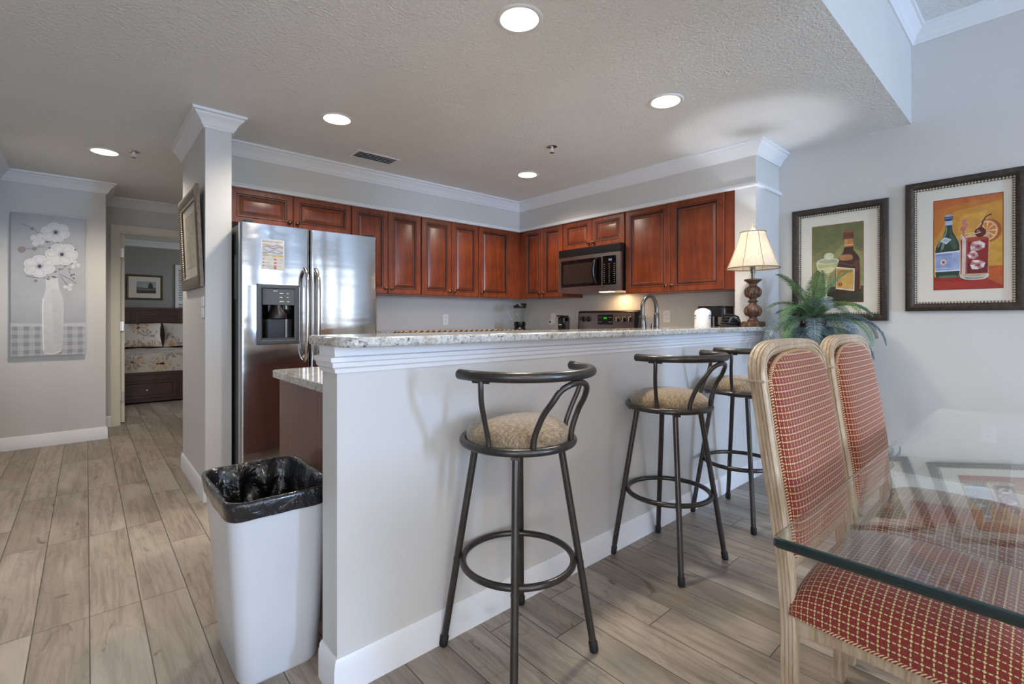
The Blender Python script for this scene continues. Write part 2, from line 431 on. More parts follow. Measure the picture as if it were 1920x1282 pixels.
M['frond'] = [simple('frond_green', (88, 124, 84), .4, var=.25, vs=14), simple('frond_olive', (108, 130, 74), .4, var=.2, vs=14), simple('frond_painted_sheen', (104, 128, 138), .34, var=.2, vs=14), simple('frond_dark', (48, 74, 54), .42, var=.2, vs=14)]  # blue-grey variant paints the window sheen into the frond colour
M['trunk'] = simple('fibrous_trunk', (78, 52, 38), .85, var=.25, vs=40, bump=.8, bs=60)
M['pot'] = simple('dark_basket', (58, 42, 34), .8, var=.2, vs=50, bump=.6, bs=90)
M['frame'] = simple('bronzed_frame', (62, 52, 44), .42, .25, var=.22, vs=45, bump=.5, bs=70)
M['goldframe'] = simple('antique_gold_frame', (98, 82, 62), .42, .35, var=.2, vs=30, bump=.3)
M['bead'] = simple('silver_bead', (214, 204, 184), .35, .35, var=.05)
M['mat'] = simple('cream_mat_board', (226, 220, 208), .8, var=.01)
M['bulb'] = emit('lit_bulb', (255, 244, 226), 14)
M['lampbulb'] = emit('lit_lamp_bulb', (255, 236, 208), 12)
M['reflector'] = simple('white_reflector', (236, 230, 220), .25, var=.01)
M['green_led'] = emit('green_digits', (90, 200, 90), .7)
M['blue_led'] = emit('blue_white_digits', (190, 200, 255), 1.0)
M['warm_led'] = emit('lit_cooktop_lamp', (255, 214, 160), 8)
M['paper'] = simple('white_paper', (232, 230, 226), .8, var=.02)
PC = {}
def paint(col, rough=.75, var=.1):
    k = (tuple(col), rough)
    if k not in PC: PC[k] = simple('paint_%02x%02x%02x' % tuple(col), col, rough, var=var, vs=22)
    return PC[k]
def floral():
    t = NT('floral_bedding'); co0 = t.coord()
    nzv = t.noise(co0, 7, 3, .6).outputs[1]; co = t.n('VectorMath', {0: co0, 1: t.n('VectorMath', {0: nzv, 1: (.16, .16, .16)}, operation='MULTIPLY').outputs[0]}, operation='ADD').outputs[0]
    v = t.n('TexVoronoi', {'Vector': co, 'Scale': 4.2, 'Randomness': .9})
    d = t.n('VectorMath', {0: t.scale(co, (4.2, 4.2, 4.2)), 1: t.scale(v.outputs['Position'], (4.2, 4.2, 4.2))}, operation='SUBTRACT').outputs[0]
    s = t.n('SeparateXYZ', {0: d}); ang = t.math('ARCTAN2', t.math('ADD', s.outputs[1], s.outputs[2]), s.outputs[0])
    pet = t.math('ABSOLUTE', t.math('SINE', t.math('MULTIPLY', ang, 5.5))); dist = v.outputs['Distance']
    line = t.math('MULTIPLY', t.math('GREATER_THAN', t.math('ADD', pet, t.math('MULTIPLY', t.noise(co, 14, 3).outputs[0], .5)), .98), t.math('LESS_THAN', dist, .52))
    pc = t.ramp(v.outputs['Color'], [(.2, lin((176, 106, 52))), (.45, lin((120, 62, 38))), (.6, lin((120, 128, 150))), (.8, lin((190, 150, 96)))], 'CONSTANT')
    c = t.mix(t.math('MULTIPLY', line, .62), lin((206, 198, 184)), pc)
    c = t.mix(t.math('LESS_THAN', dist, .11), c, lin((92, 40, 24)))
    blot = t.noise(co, 9, 3, .6, 1.).outputs[0]
    c = t.mix(t.ramp(blot, [(.58, (0, 0, 0, 1)), (.66, (.7, .7, .7, 1))]), c, lin((122, 126, 142)))
    return t.bsdf(c, .85)
M['floral'] = floral()

# ------------------------------------------------------------------ the room
XR, ZC, ZH = 4.127, 2.455, 3.07          # picture wall, dropped ceiling, high ceiling
YD = .63                                 # edge of the dropped ceiling
YB, YB2, XE = 1.449, 1.568, .572         # bar wall faces and its open end
SX, SY, SZ = 3.676, 4.016, 2.139         # soffit faces and underside
WX, WY = 4.0, 4.36                       # stove wall and refrigerator wall
PX0, PX1, PY0, PY1 = .560, .706, 3.54, 4.48   # wall end left of the refrigerator
LIGHTS = [(1.411, 1.542), (1.224, 3.101), (2.599, 1.542), (2.986, 3.156), (.107, 4.913)]

struct('floor', MB().box(-3.7, -5.2, -.08, 4.4, 10.7, 0), M['floor'])

# dropped ceiling: a plate with round cut-outs for the recessed lights
def ceiling_plate():
    mb = MB(); h = .115
    xs = sorted({-3.7, 4.25} | {q for x, y in LIGHTS for q in (x-h, x+h)})
    ys = sorted({YD, 6.82} | {q for x, y in LIGHTS for q in (y-h, y+h)})
    for i in range(len(xs)-1):
        for j in range(len(ys)-1):
            cx, cy = (xs[i]+xs[i+1])/2, (ys[j]+ys[j+1])/2
            hit = [l for l in LIGHTS if abs(l[0]-cx) < h*.99 and abs(l[1]-cy) < h*.99]
            if not hit:
                mb.quad((xs[i], ys[j], ZC), (xs[i], ys[j+1], ZC), (xs[i+1], ys[j+1], ZC), (xs[i+1], ys[j], ZC)); continue
    # cut-out tiles (lights share grid lines, so every tile belonging to a light is covered by one disc of quads)
    for (x, y) in LIGHTS:
        n = 48; vs = []
        for k in range(n):
            a = 2*pi*k/n; c, s = cos(a), sin(a); q = h/max(abs(c), abs(s))
            vs += [(x+.082*c, y+.082*s, ZC), (x+q*c, y+q*s, ZC)]
        mb.add(vs, [(2*k, 2*((k+1) % n), 2*((k+1) % n)+1, 2*k+1) for k in range(n)])
    return mb
struct('ceiling', ceiling_plate(), M['ceiling'])
struct('ceiling', MB().box(-3.7, -5.2, ZH, 4.25, YD+.12, ZH+.1), M['ceiling'])
struct('ceiling', MB().box(-1.2, 6.83, 2.5, 3.4, 10.7, 2.6), M['ceiling'])
struct('wall_drop', MB().box(-3.7, YD, ZC+.0008, XR, YD+.1, ZH), M['wall'])
struct('wall_right', MB().box(XR, -1.9, 0, XR+.13, 1.62, ZH).box(XR, -5.2, 0, XR+.13, -4.8, ZH).box(XR, -4.8, 2.1, XR+.13, -1.9, ZH), M['wall'])
struct('wall_pier', MB().box(SX, YB, 0, XR, 1.60, ZC), M['wall'])
struct('wall_stove', MB().box(WX, 1.60, 0, XR+.13, PY1, ZC), M['wall'])
struct('wall_kitchen', MB().box(PX1, WY, 0, WX, PY1, ZC), M['wall'])
struct('wall_pillar', MB().box(PX0, PY0, 0, PX1, PY1, ZC), M['wall'])
sof = MB().prism([(PX1, SY), (SX, SY), (SX, 1.60), (WX, 1.60), (WX, WY), (PX1, WY)], SZ, ZC)
struct('wall_soffit', sof, M['wall'])
struct('wall_bar', MB().box(XE, YB, 0, SX, YB2, 1.066), M['wall'])
struct('wall_left', MB().box(-.70, 6.06, 0, .141, 6.82, ZC), M['wall'])
struct('wall_side', MB().box(-.70, 4.8, 0, -.57, 6.06, ZC), M['wall'])
DX0, DX1, DZ = .265, 1.08, 2.095
dw = MB().box(.141, 6.70, 0, DX0, 6.82, ZC).box(DX1, 6.70, 0, 3.1, 6.82, ZC).box(DX0, 6.70, DZ, DX1, 6.82, ZC)
struct('wall_hall', dw, M['wall'])
struct('wall_hall', MB().box(3.0, PY1, 0, 3.1, 6.70, ZC), M['wall'])
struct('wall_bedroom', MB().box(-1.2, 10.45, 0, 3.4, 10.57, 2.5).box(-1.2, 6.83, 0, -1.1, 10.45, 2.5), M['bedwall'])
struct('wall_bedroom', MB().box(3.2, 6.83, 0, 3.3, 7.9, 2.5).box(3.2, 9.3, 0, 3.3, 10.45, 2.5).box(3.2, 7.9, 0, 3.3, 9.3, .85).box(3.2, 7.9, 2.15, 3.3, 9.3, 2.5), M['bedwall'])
# living room behind the camera, with its glass doors
bk = MB()
for x0, x1 in ((-3.7, -2.4), (.6, 1.65), (3.85, XR)): bk.box(x0, -5.1, 0, x1, -4.95, ZH)
bk.box(-2.4, -5.1, 2.4, .6, -4.95, ZH); bk.box(1.65, -5.1, 2.4, 3.85, -4.95, ZH)
struct('wall_back', bk, M['wall'])
lw = MB().box(-3.7, -5.1, 0, -3.6, -4.0, ZH).box(-3.7, -1.6, 0, -3.6, 4.8, ZH).box(-3.7, -4.0, 0, -3.6, -1.6, .35).box(-3.7, -4.0, 2.25, -3.6, -1.6, ZH)
struct('wall_living', lw, M['wall'])
struct('wall_added_shade_column', MB().box(1.93, -2.62, 0, 2.28, -2.38, ZH), M['wall'])  # added column, out of view, to throw shade on the bar wall
struct('wall_living', MB().box(-3.7, 4.8, 0, -.57, 4.9, ZC), M['wall'])
def glass_door(n, x0, x1):
    mb = MB(); cuts = [x0+(x1-x0)*k/2 for k in range(3)]
    for c in cuts: mb.box(c-.03, -5.07, 0, c+.03, -5.0, 2.4)
    mb.box(x0, -5.07, 0, x1, -5.0, .09); mb.box(x0, -5.07, 2.33, x1, -5.0, 2.4)
    o = mb.build('window_%d' % n, M['trim']); o['kind'] = 'structure'
glass_door(1, -2.4, .6); glass_door(2, 1.65, 3.85)
mb = MB()
for c in (-4.8, -3.35, -1.9): mb.box(XR+.03, c-.03, 0, XR+.10, c+.03, 2.1)
mb.box(XR+.03, -4.8, 0, XR+.10, -1.9, .09).box(XR+.03, -4.8, 2.03, XR+.10, -1.9, 2.1)
mb.build('window_3', M['trim'])['kind'] = 'structure'

# mouldings
CROWN = [(0, -.1), (.011, -.1), (.014, -.089), (.021, -.083), (.026, -.07), (.037, -.052), (.051, -.037), (.059, -.03), (.063, -.02), (.076, -.015), (.078, 0), (0, 0)]
BASE = [(0, 0), (.014, 0), (.014, .088), (.011, .096), (.010, .106), (.004, .115), (0, .115)]
RAIL = [(0, 0), (.018, 0), (.024, .006), (.024, .016), (.014, .024), (.012, .034), (0, .036)]
def trim(n, path, prof, z, side=1, mat='trim'):
    return struct('trim_%d' % n, MB().sweep(path, prof, side, z), M[mat], smooth=40)
trim(1, [(PX1, SY), (SX, SY), (SX, YB), (XR, YB)], CROWN, ZC)
trim(2, [(PX1, SY), (SX, SY), (SX, YB), (XR, YB)], RAIL, SZ-.012)
trim(3, [(PX0, PY1), (PX0, PY0), (PX1, PY0), (PX1, SY-.08)], CROWN, ZC)
trim(4, [(-.57, 4.8), (-.57, 6.06), (.141, 6.06), (.141, 6.70), (3.0, 6.70)], CROWN, ZC)
trim(5, [(-3.6, YD), (XR, YD), (XR, -4.9)], CROWN, ZH)
trim(6, [(-1.1, 10.45), (3.2, 10.45)], CROWN, 2.5)
BARTRIM = [(0, .985), (.009, .985), (.012, .998), (.020, 1.004), (.022, 1.017), (.029, 1.021), (.030, 1.034), (.011, 1.037), (.013, 1.066), (0, 1.066)]
trim(7, [(XE, YB2), (XE, YB), (SX+.03, YB)], BARTRIM, 0)
casing = [(0, 0), (.012, 0), (.018, .012), (.018, .05), (.024, .056), (.024, .068), (0, .068)]
cs = MB()
cs.box(DX0-.068, 6.68, 0, DX0, 6.70, DZ).box(DX1, 6.68, 0, DX1+.068, 6.70, DZ).box(DX0-.068, 6.68, DZ, DX1+.068, 6.70, DZ+.068)
cs.box(DX0-.069, 6.672, 0, DX0-.05, 6.6798, DZ+.0495).box(DX1+.05, 6.672, 0, DX1+.069, 6.6798, DZ+.0495).box(DX0-.069, 6.672, DZ+.0500, DX1+.069, 6.6798, DZ+.069)
cs.box(DX0-.02, 6.6765, 0, DX0-.001, 6.6798, DZ-.0005).box(DX0-.02, 6.6765, DZ+.0005, DX1+.02, 6.6798, DZ+.018)
cs.box(DX0+.0002, 6.7002, 0, DX0+.012, 6.8198, DZ-.013).box(DX1-.012, 6.7002, 0, DX1-.0002, 6.8198, DZ-.013).box(DX0+.0002, 6.7002, DZ-.0125, DX1-.0002, 6.8198, DZ-.0002)
struct('trim_8', cs, M['ivory'])
def baseboard(side, path, s=1): return struct('baseboard_'+side, MB().sweep(path, BASE, s, 0), M['trim'], smooth=40)
baseboard('bar', [(XE, YB2), (XE, YB), (SX, YB), (XR, YB)])
baseboard('right', [(XR, YB-.012), (XR, -1.9)])
baseboard('pillar', [(PX0, PY1), (PX0, PY0), (PX1, PY0)])
baseboard('left', [(-.57, 4.8), (-.57, 6.06), (.141, 6.06), (.141, 6.69), (DX0-.07, 6.69)])

# bedroom door, standing open into the bedroom
d = MB().box(DX0+.014, 6.825, .01, DX0+.052, 7.6, DZ-.015).build('door_1', M['ivory'], bevel=.002); d['kind'] = 'structure'
for z in (.25, 1.02, 1.83):
    hg = MB().box(DX0+.013, 6.800, z, DX0+.045, 6.824, z+.1)
    hg.lathe([(.006, 0), (.006, .1)], (DX0+.018, 6.797, z), 10)
    for k in range(3): hg.lathe([(.004, -.002), (.004, 0)], (DX0+.03+.008*(k % 2), 6.797, z+.02+k*.03), 8, 'y')
    hg.build('hinge', M['chrome'], d)

# ------------------------------------------------------------------ recessed lights, sprinklers, air vent
LL = ['largest recessed ceiling light, nearest, above the first bar stool', 'round recessed ceiling light in front of the steel refrigerator',
      'recessed ceiling light above the right half of the bar', 'small recessed ceiling light deep in the kitchen corner', 'recessed ceiling light in the hall beyond the white pillar']
for i, (x, y) in enumerate(LIGHTS):
    t = thing('recessed_light', LL[i], 'ceiling light', (x, y, ZC), 0, 'recessed lights in the dropped ceiling')
    MB().lathe([(.080, .004), (.084, -.004), (.096, -.006), (.104, -.002), (.105, .001)], n=48, cap=False).build('trim_ring', M['trim'], t, smooth=50)
    MB().lathe([(.0805, .0), (.074, .03), (.062, .085), (.052, .115), (.0, .116)], n=48, cap=False).build('reflector', M['reflector'], t, smooth=50)
    MB().lathe([(0, .048), (.024, .050), (.042, .062), (.048, .080), (.046, .1), (.03, .114), (0, .1145)], n=32).build('bulb', M['bulb'], t, smooth=60)
    light('downlight', 'SPOT', (0, 0, -.012), (68, 64, 66, 58, 78)[i], (255, 243, 226), (0, 0, 0), t, spot_size=R(150), spot_blend=.6, shadow_soft_size=.07)
for (x, y, lb) in ((2.639, 2.519, 'chrome fire sprinkler in the ceiling over the kitchen'), (.277, 4.754, 'fire sprinkler in the ceiling near the hall light')):
    t = thing('fire_sprinkler', lb, 'sprinkler', (x, y, ZC))
    MB().lathe([(.04, 0), (.04, -.003), (.03, -.007), (.012, -.008), (.012, -.001)], n=28).build('escutcheon', M['chrome'], t, smooth=40)
    s = MB().lathe([(.009, -.006), (.009, -.018), (.006, -.02)], n=14); s.tube(smooth_path([(-.006, 0, -.018), (-.015, 0, -.03), (-.004, 0, -.044)], 5), .0028, 8)
    s.tube(smooth_path([(.006, 0, -.018), (.015, 0, -.03), (.004, 0, -.044)], 5), .0028, 8); s.tube([(0, 0, -.018), (0, 0, -.044)], .0025, 8)
    s.build('sprinkler_head', M['white_plastic'], t, smooth=50)
    MB().lathe([(.004, -.043), (.018, -.045), (.018, -.047), (0, -.047)], n=18).build('deflector', M['chrome'], t)
t = thing('ceiling_vent', 'white louvred air vent in the ceiling beside the kitchen crown moulding', 'vent', (1.745, 3.64, ZC))
vf = MB()
for (a, b, c, e) in ((-.185, -.095, .185, -.07), (-.185, .07, .185, .095), (-.185, -.07, -.16, .07), (.16, -.07, .185, .07)): vf.box(a, b, -.006, c, e, 0)
vf.build('vent_frame', M['trim'], t, bevel=.002)
MB().box(-.16, -.07, -.0012, .16, .07, -.0002).build('duct_opening', M['slot'], t)
for k in range(4):
    y = -.05+k*.034; MB().add([(-.16, y-.006, -.010), (.16, y-.006, -.010), (.16, y+.005, -.004), (-.16, y+.005, -.004)], [(0, 1, 2, 3)]).build('louvre', M['trim'], t, solid=.0015)

# ------------------------------------------------------------------ cabinets
DOOR = [(0, 0), (0, .017), (.003, .020), (.044, .020), (.047, .0165), (.050, .019), (.057, .0185), (.060, .012), (.069, .0115), (.071, .0125), (.088, .0175), (.0905, .0165), (.093, .0172)]
DMAT = [0, 0, 0, 1, 0, 0, 1, 1, 0, 0, 1, 0, 0]
KNOB = [(.0055, 0), (.0055, .010), (.009, .014), (.0145, .018), (.0155, .023), (.012, .028), (.005, .030), (0, .030)]
def knob(parent, x, z, y=-.020, name='knob', m='knob', s=1.0):
    o = MB().lathe([(r*s, -h*s) for r, h in KNOB], (0, 0, 0), 18, 'y').build(name, M[m], parent, smooth=45)
    o.location = (x, y, z); return o
def cabinet(name, label, loc, rz, doors, z0, z1, depth, group, knobs, fill=0, kz=.045, lfill=0):
    """front faces local -Y; doors = list of widths"""
    t = thing(name, label, 'cabinet', (loc[0], loc[1], z0), rz, group); W = sum(doors)+.004*(len(doors)-1); H = z1-z0
    MB().box(-.004, 0, 0, W+.004+fill, depth, H).build('carcass', M['cherry_box'], t)
    if lfill: MB().box(-.004-lfill, -.003, 0, -.004, .02, H).build('filler_strip', M['cherry_box'], t, bevel=.001)
    if fill: MB().box(W+.006, -.003, 0, W+.004+fill, 0, H).build('filler_strip', M['cherry_box'], t, bevel=.001)
    x = 0
    for wd, k in zip(doors, knobs):
        dr = MB().rings(wd, H-.006, DOOR, DMAT).build('door', [M['cherry'], M['glaze']], t, smooth=20)
        dr.location = (x, 0, .003)
        knob(dr, wd-.028 if k == 'r' else .028, kz)
        x += wd+.004
    return t
CB, CT = 1.379, SZ-.006
FY = SY+.022
cabinet('wall_cabinet', 'short two-door cherry cabinet above the steel refrigerator', (.790, FY), 0, (.442, .473), 1.865, CT, WY-FY, 'cherry wall cabinets', 'rl')
cabinet('wall_cabinet', 'two-door cherry wall cabinet just right of the refrigerator top', (1.718, FY), 0, (.337, .337), CB, CT, WY-FY, 'cherry wall cabinets', 'rl')
cabinet('wall_cabinet', 'middle two-door cherry cabinet on the refrigerator wall, over the outlet', (2.409, FY), 0, (.339, .338), CB, CT, WY-FY, 'cherry wall cabinets', 'rl')
cabinet('wall_cabinet', 'single-door cherry wall cabinet in the corner above the blender', (3.099, FY), 0, (.437,), CB, CT, WY-FY, 'cherry wall cabinets', 'l', fill=.155)
FX = SX+.022; q = R(-90)
cabinet('wall_cabinet', 'narrow two-door cherry cabinet left of the microwave', (FX, 3.945), q, (.287, .287), CB, CT, WX-FX, 'cherry wall cabinets', 'rl', lfill=.085)
cabinet('wall_cabinet', 'short two-door cherry cabinet directly above the microwave', (FX, 3.356), q, (.372, .376), 1.845, CT, WX-FX, 'cherry wall cabinets', 'rl')
cabinet('wall_cabinet', 'large two-door cherry cabinet right of the microwave, ending at the pier', (FX, 2.588), q, (.443, .456), CB, CT, WX-FX, 'cherry wall cabinets', 'rl', fill=.083, kz=.05)

# base cabinets and worktops (mostly behind the bar)
t = thing('base_cabinet', 'reddish base cabinet end behind the white bin, below the low granite worktop', 'cabinet', (.668, 1.572, 0))
MB().box(0, 0, .1, .02, .80, .882).build('side_panel', M['cherry_panel'], t, bevel=.0015)
MB().box(.02, 0, .1, 2.70, .775, .882).box(.02, 0, 0, 2.70, .70, .1).build('carcass', M['cherry_panel'], t)
MB().box(0, .0, 0, .02, .72, .1).build('toe_kick', M['cherry_panel'], t)
MB().box(.004, .776, .1, .022, .797, .882).build('face_frame', M['cherry'], t)
o = MB().prism(rrect(.635, 1.570, 3.37, 2.40, [.003, .003, .05, .003]), .884, .916).build('worktop', M['granite'], bevel=.006, seg=3, smooth=40)
tag(o, 'low polished granite worktop with rounded corner, a step below the bar top', 'countertop')
t = thing('base_cabinet', 'cherry base cabinets along the refrigerator wall, hidden behind the bar', 'cabinet', (1.66, 3.74, 0))
MB().box(0, .02, .1, 1.72, .61, .882).box(0, .08, 0, 1.72, .61, .1).build('carcass', M['cherry_box'], t)
for k in range(4):
    dr = MB().rings(.425, .76, DOOR, DMAT).build('door', [M['cherry'], M['glaze']], t, smooth=20); dr.location = (.002+k*.43, .02, .11); knob(dr, .39, .7)
t = thing('base_cabinet', 'cherry base cabinet between the range and the pier, hidden behind the bar', 'cabinet', (3.39, 2.59, 0), q)
MB().box(0, .02, .1, .17, .60, .882).box(0, .08, 0, .17, .60, .1).build('carcass', M['cherry_box'], t)
dr = MB().rings(.166, .76, DOOR[:7], DMAT[:7]).build('door', [M['cherry'], M['glaze']], t, smooth=20); dr.location = (.002, .02, .11)
t = thing('base_cabinet', 'cherry corner base cabinet under the blender, hidden behind the bar', 'cabinet', (3.39, 4.35, 0), q)
MB().box(0, .02, .1, .985, .60, .882).box(0, .08, 0, .985, .60, .1).build('carcass', M['cherry_box'], t)
wt = MB().prism([(1.66, 3.71), (3.37, 3.71), (3.37, 3.365), (3.985, 3.365), (3.985, 4.345), (1.66, 4.345)], .884, .916)
tag(wt.build('worktop', M['granite'], bevel=.003), 'granite worktop along the back kitchen wall, under the blender', 'countertop')
wt = MB().box(3.37, 1.602, .884, 3.977, 2.595, .916)
tag(wt.build('worktop', M['granite'], bevel=.003), 'granite worktop between the range and the pier, behind the bar', 'countertop')

for lb, b_ in (('low granite upstand along the refrigerator wall below the outlet', (1.66, 4.346, .884, 3.975, 4.358, 1.03)), ('low granite upstand behind the blender, left of the range', (3.986, 3.365, .884, 3.998, 4.345, 1.03)), ('low granite upstand under the ivory outlet, right of the range', (3.978, 1.602, .884, 3.998, 2.595, 1.03))):
    tag(MB().box(*b_).build('backsplash', M['granite'], bevel=.002), lb, 'backsplash')

# bar top
o = MB().prism(rrect(.545, 1.320, 3.835, 1.630, [.09, .015, .015, .09], 10), 1.0665, 1.0975).build('granite_countertop', M['granite'], bevel=.009, seg=4, smooth=40)
tag(o, 'long speckled granite bar top on the white half wall', 'countertop')

# ------------------------------------------------------------------ refrigerator
t = thing('refrigerator', 'stainless side-by-side refrigerator with ice dispenser beside the pillar', 'refrigerator', (.714, 3.35, 0))
FW, FH = .915, 1.765
MB().box(.008, .07, .02, FW-.008, .80, FH-.012).box(.03, .1, 0, FW-.03, .75, .02).build('cabinet_body', M['fridgeside'], t, bevel=.004)
MB().box(.01, .052, .03, FW-.01, .07, FH-.02).build('gasket', M['black'], t)
MB().box(.01, .02, .02, FW-.01, .052, .085).build('toe_grille', M['black'], t, bevel=.003)
for k in range(2):
    MB().box(.02+k*(FW-.10), .015, FH-.012, .08+k*(FW-.10), .14, FH+.012).build('hinge_cover', M['black'], t, bevel=.006)
SPL = .425
def fdoor(x0, x1, hole=None):
    mb = MB(); z0, z1 = .095, FH-.008; n = 24
    pts = [(x0, 0.052), (x1, .052)]
    prof = [(x1-.018*(1-cos(R(a))), .020*(1-sin(R(a)))) for a in (0, 30, 60, 90)]+[(x0+.018*(1-cos(R(a))), .020*(1-sin(R(a)))) for a in (90, 60, 30, 0)]
    pts += prof
    if not hole: return mb.prism(pts, z0, z1)
    hx0, hx1, hz0, hz1 = hole
    mb.prism(pts, z0, hz0); mb.prism(pts, hz1, z1)
    left = [p for p in pts if p[0] < hx0]; right = [p for p in pts if p[0] > hx1]
    mb.prism([(x0, .052), (hx0, .052), (hx0, 0)]+[p for p in prof[4:]], hz0, hz1)
    mb.prism([(hx1, .052), (x1, .052)]+prof[:4]+[(hx1, 0)], hz0, hz1)
    return mb
def fhandle(parent, x):
    z0, z1 = .87, 1.49
    p = smooth_path([(x, .006, z0), (x, -.03, z0+.03), (x, -.052, z0+.10), (x, -.056, z0+.3), (x, -.052, z1-.10), (x, -.03, z1-.03), (x, .006, z1)], 7)
    MB().tube(p, .0135, 14).build('handle', M['chrome'], parent, smooth=60)
HZ0, HZ1, HX0, HX1 = .985, 1.375, .092, .352
dl = fdoor(.002, SPL-.003, (HX0+.012, HX1-.012, HZ0+.012, HZ1-.012)).build('door', M['steel'], t, smooth=50)
dr = fdoor(SPL+.003, FW-.002).build('door', M['steel'], t, smooth=50)
fhandle(dl, SPL-.036); fhandle(dr, SPL+.036)
dp = MB(); ix0, ix1, iz0, iz1 = HX0+.034, HX1-.030, HZ0+.036, HZ1-.030; zs = HZ1-.135
dp.rings(HX1-HX0, HZ1-HZ0, [(0, -.004), (0, .004), (.004, .007), (.024, .007), (.030, .004)], cap=False, x0=HX0, z0=HZ0)
dp.box(HX0+.012, .002, HZ0+.012, ix0, .05, HZ1-.012); dp.box(ix1, .002, HZ0+.012, HX1-.012, .05, HZ1-.012); dp.box(ix0, .002, HZ0+.012, ix1, .05, iz0)
dsp = dp.build('dispenser', M['darkgrey'], dl, bevel=.002)
MB().box(ix0, -.003, zs, ix1, .05, HZ1-.014).build('control_panel', M['blackgloss'], dsp if False else dl, bevel=.002)
cv = MB().grid(16, 2, lambda u, v: (ix0+(ix1-ix0)*u, .012+.05*sin(pi*u)**.6, iz0+(zs-iz0)*v))
cv.build('dispenser_recess', M['blackgloss'], dl, smooth=60)
MB().box(ix0, .0, iz0-.004, ix1, .05, iz0+.006).build('drip_tray', M['darkgrey'], dl)
MB().lathe([(.03, 0), (.034, -.02), (.056, -.055), (.056, -.085), (.04, -.09), (0, -.09)], ((ix0+ix1)/2, .028, zs), 24).build('spout', M['black'], dl, smooth=40)
for x, z, wd in ((.70, .105, .16), (.52, .075, .12), (.52, .05, .1), (.75, .075, .06), (.75, .05, .06), (.52, .022, .14), (.75, .022, .08), (.34, .09, .12)):
    MB().box(ix0+(ix1-ix0)*x, -.0036, zs+z, ix0+(ix1-ix0)*(x+wd), -.003, zs+z+.004).build('panel_mark', M['bead'], dl)
MB().box(ix0+(ix1-ix0)*.70, -.0038, zs+.058, ix0+(ix1-ix0)*.73, -.003, zs+.064).build('indicator_light', M['green_led'], dl)
st = MB().box(.0066, .12, 1.28, .0078, .19, 1.56); st.build('rating_label', paint((96, 98, 100)), t)
# safety notice on the left door: coloured diagram over lines of small print
nt = MB(); X0, X1, Z0, Z1 = .12, .258, 1.468, 1.664; nw, nh = X1-X0, Z1-Z0
nt.box(X0, -.0015, Z0, X1, -.0002, Z1)
def nb(x, z, x2, z2, k): nt.cur = k; nt.box(X0+nw*x, -.0019, Z0+nh*z, X0+nw*x2, -.0014, Z0+nh*z2)
nb(.04, .90, .93, .955, 1)
nb(.06, .50, .94, .86, 2); nb(.06, .44, .94, .49, 3)
def wave(z, col, a, ph):
    nt.cur = col
    for k in range(14):
        x = .06+.88*k/14; zz = z+a*sin(k*.7+ph); nt.box(X0+nw*x, -.0023, Z0+nh*zz, X0+nw*(x+.066), -.0018, Z0+nh*(zz+.022))
wave(.72, 4, .03, 0); wave(.62, 5, .035, 2); wave(.55, 5, .02, 4); wave(.78, 6, .02, 1)
for k in range(3):
    nb(.06, .33-.11*k, .14, .36-.11*k, 4); nb(.17, .335-.11*k, .44, .352-.11*k, 1); nb(.54, .32-.11*k, .66, .365-.11*k, 4); nb(.69, .335-.11*k, .92, .352-.11*k, 1)
nb(.54, .03, .66, .085, 4); nb(.1, .385, .85, .40, 1)
o = nt.build('notice', [paint((208, 208, 205)), paint((178, 178, 180)), paint((188, 195, 203)), paint((196, 176, 112)), paint((176, 110, 104)), paint((132, 146, 170)), paint((160, 136, 132))])
o.location = (.714, 3.35, 0); tag(o, 'white printed safety notice stuck on the left refrigerator door', 'notice')

# ------------------------------------------------------------------ microwave
MW0, MW1, MZ0, MZ1, MX = 3.352, 2.598, 1.412, 1.843, 3.612
t = thing('microwave', 'stainless over-range microwave with black vent strip, under the short cabinet', 'microwave', (MX, MW0, MZ0), q)
mw, mh = MW0-MW1, MZ1-MZ0
MB().box(0, .03, .012, mw, .385, mh).build('body', M['black'], t, bevel=.003)
vt = MB().box(.0, .0, mh-.075, mw, .03, mh)
for k in range(5): vt.box(.02, -.002, mh-.066+k*.012, mw-.02, .0, mh-.061+k*.012)
vt.build('vent_grille', M['black'], t)
def bow(x): return -.020*(1-((x-mw/2)/(mw/2))**2)+.004
def bowed(x0, z0, x1, z1, dy, n=14):
    mb = MB()
    mb.grid(n, 2, lambda u, v: (x0+(x1-x0)*u, bow(x0+(x1-x0)*u)-dy, z0+(z1-z0)*v))
    mb.grid(n, 2, lambda u, v: (x0+(x1-x0)*u, .03, z0+(z1-z0)*v), flip=True)
    for zz in (z0, z1): mb.grid(n, 2, lambda u, v: (x0+(x1-x0)*u, (bow(x0+(x1-x0)*u)-dy)*(1-v)+.03*v, zz))
    for xx in (x0, x1): mb.quad((xx, bow(xx)-dy, z0), (xx, .03, z0), (xx, .03, z1), (xx, bow(xx)-dy, z1))
    return mb
XD = mw*.735
dr = bowed(0, .0, XD, mh-.078, 0).build('door', M['steel2'], t, smooth=40)
bowed(.035, .055, XD-.004, mh-.112, .0015).build('door_glass', M['blackgloss'], dr, smooth=40)
bowed(.065, .085, XD-.095, mh-.15, .0025).build('viewing_window', M['mwglass'], dr, smooth=40)
MB().tube(smooth_path([(XD-.055, bow(XD-.05), .075), (XD-.062, bow(XD-.06)-.032, .12), (XD-.066, bow(XD-.06)-.042, .2), (XD-.058, bow(XD-.06)-.034, .275), (XD-.05, bow(XD-.05), .31)], 6), .0125, 12).build('handle', M['blackgloss'], dr, smooth=60)
MB().box(XD*.52, bow(XD*.5)-.001, .022, XD*.60, bow(XD*.5)+.001, .028).build('maker_mark', M['darkgrey'], dr)
cp = bowed(XD+.002, .0, mw, mh-.078, 0).build('control_panel', M['steel2'], t, smooth=40)
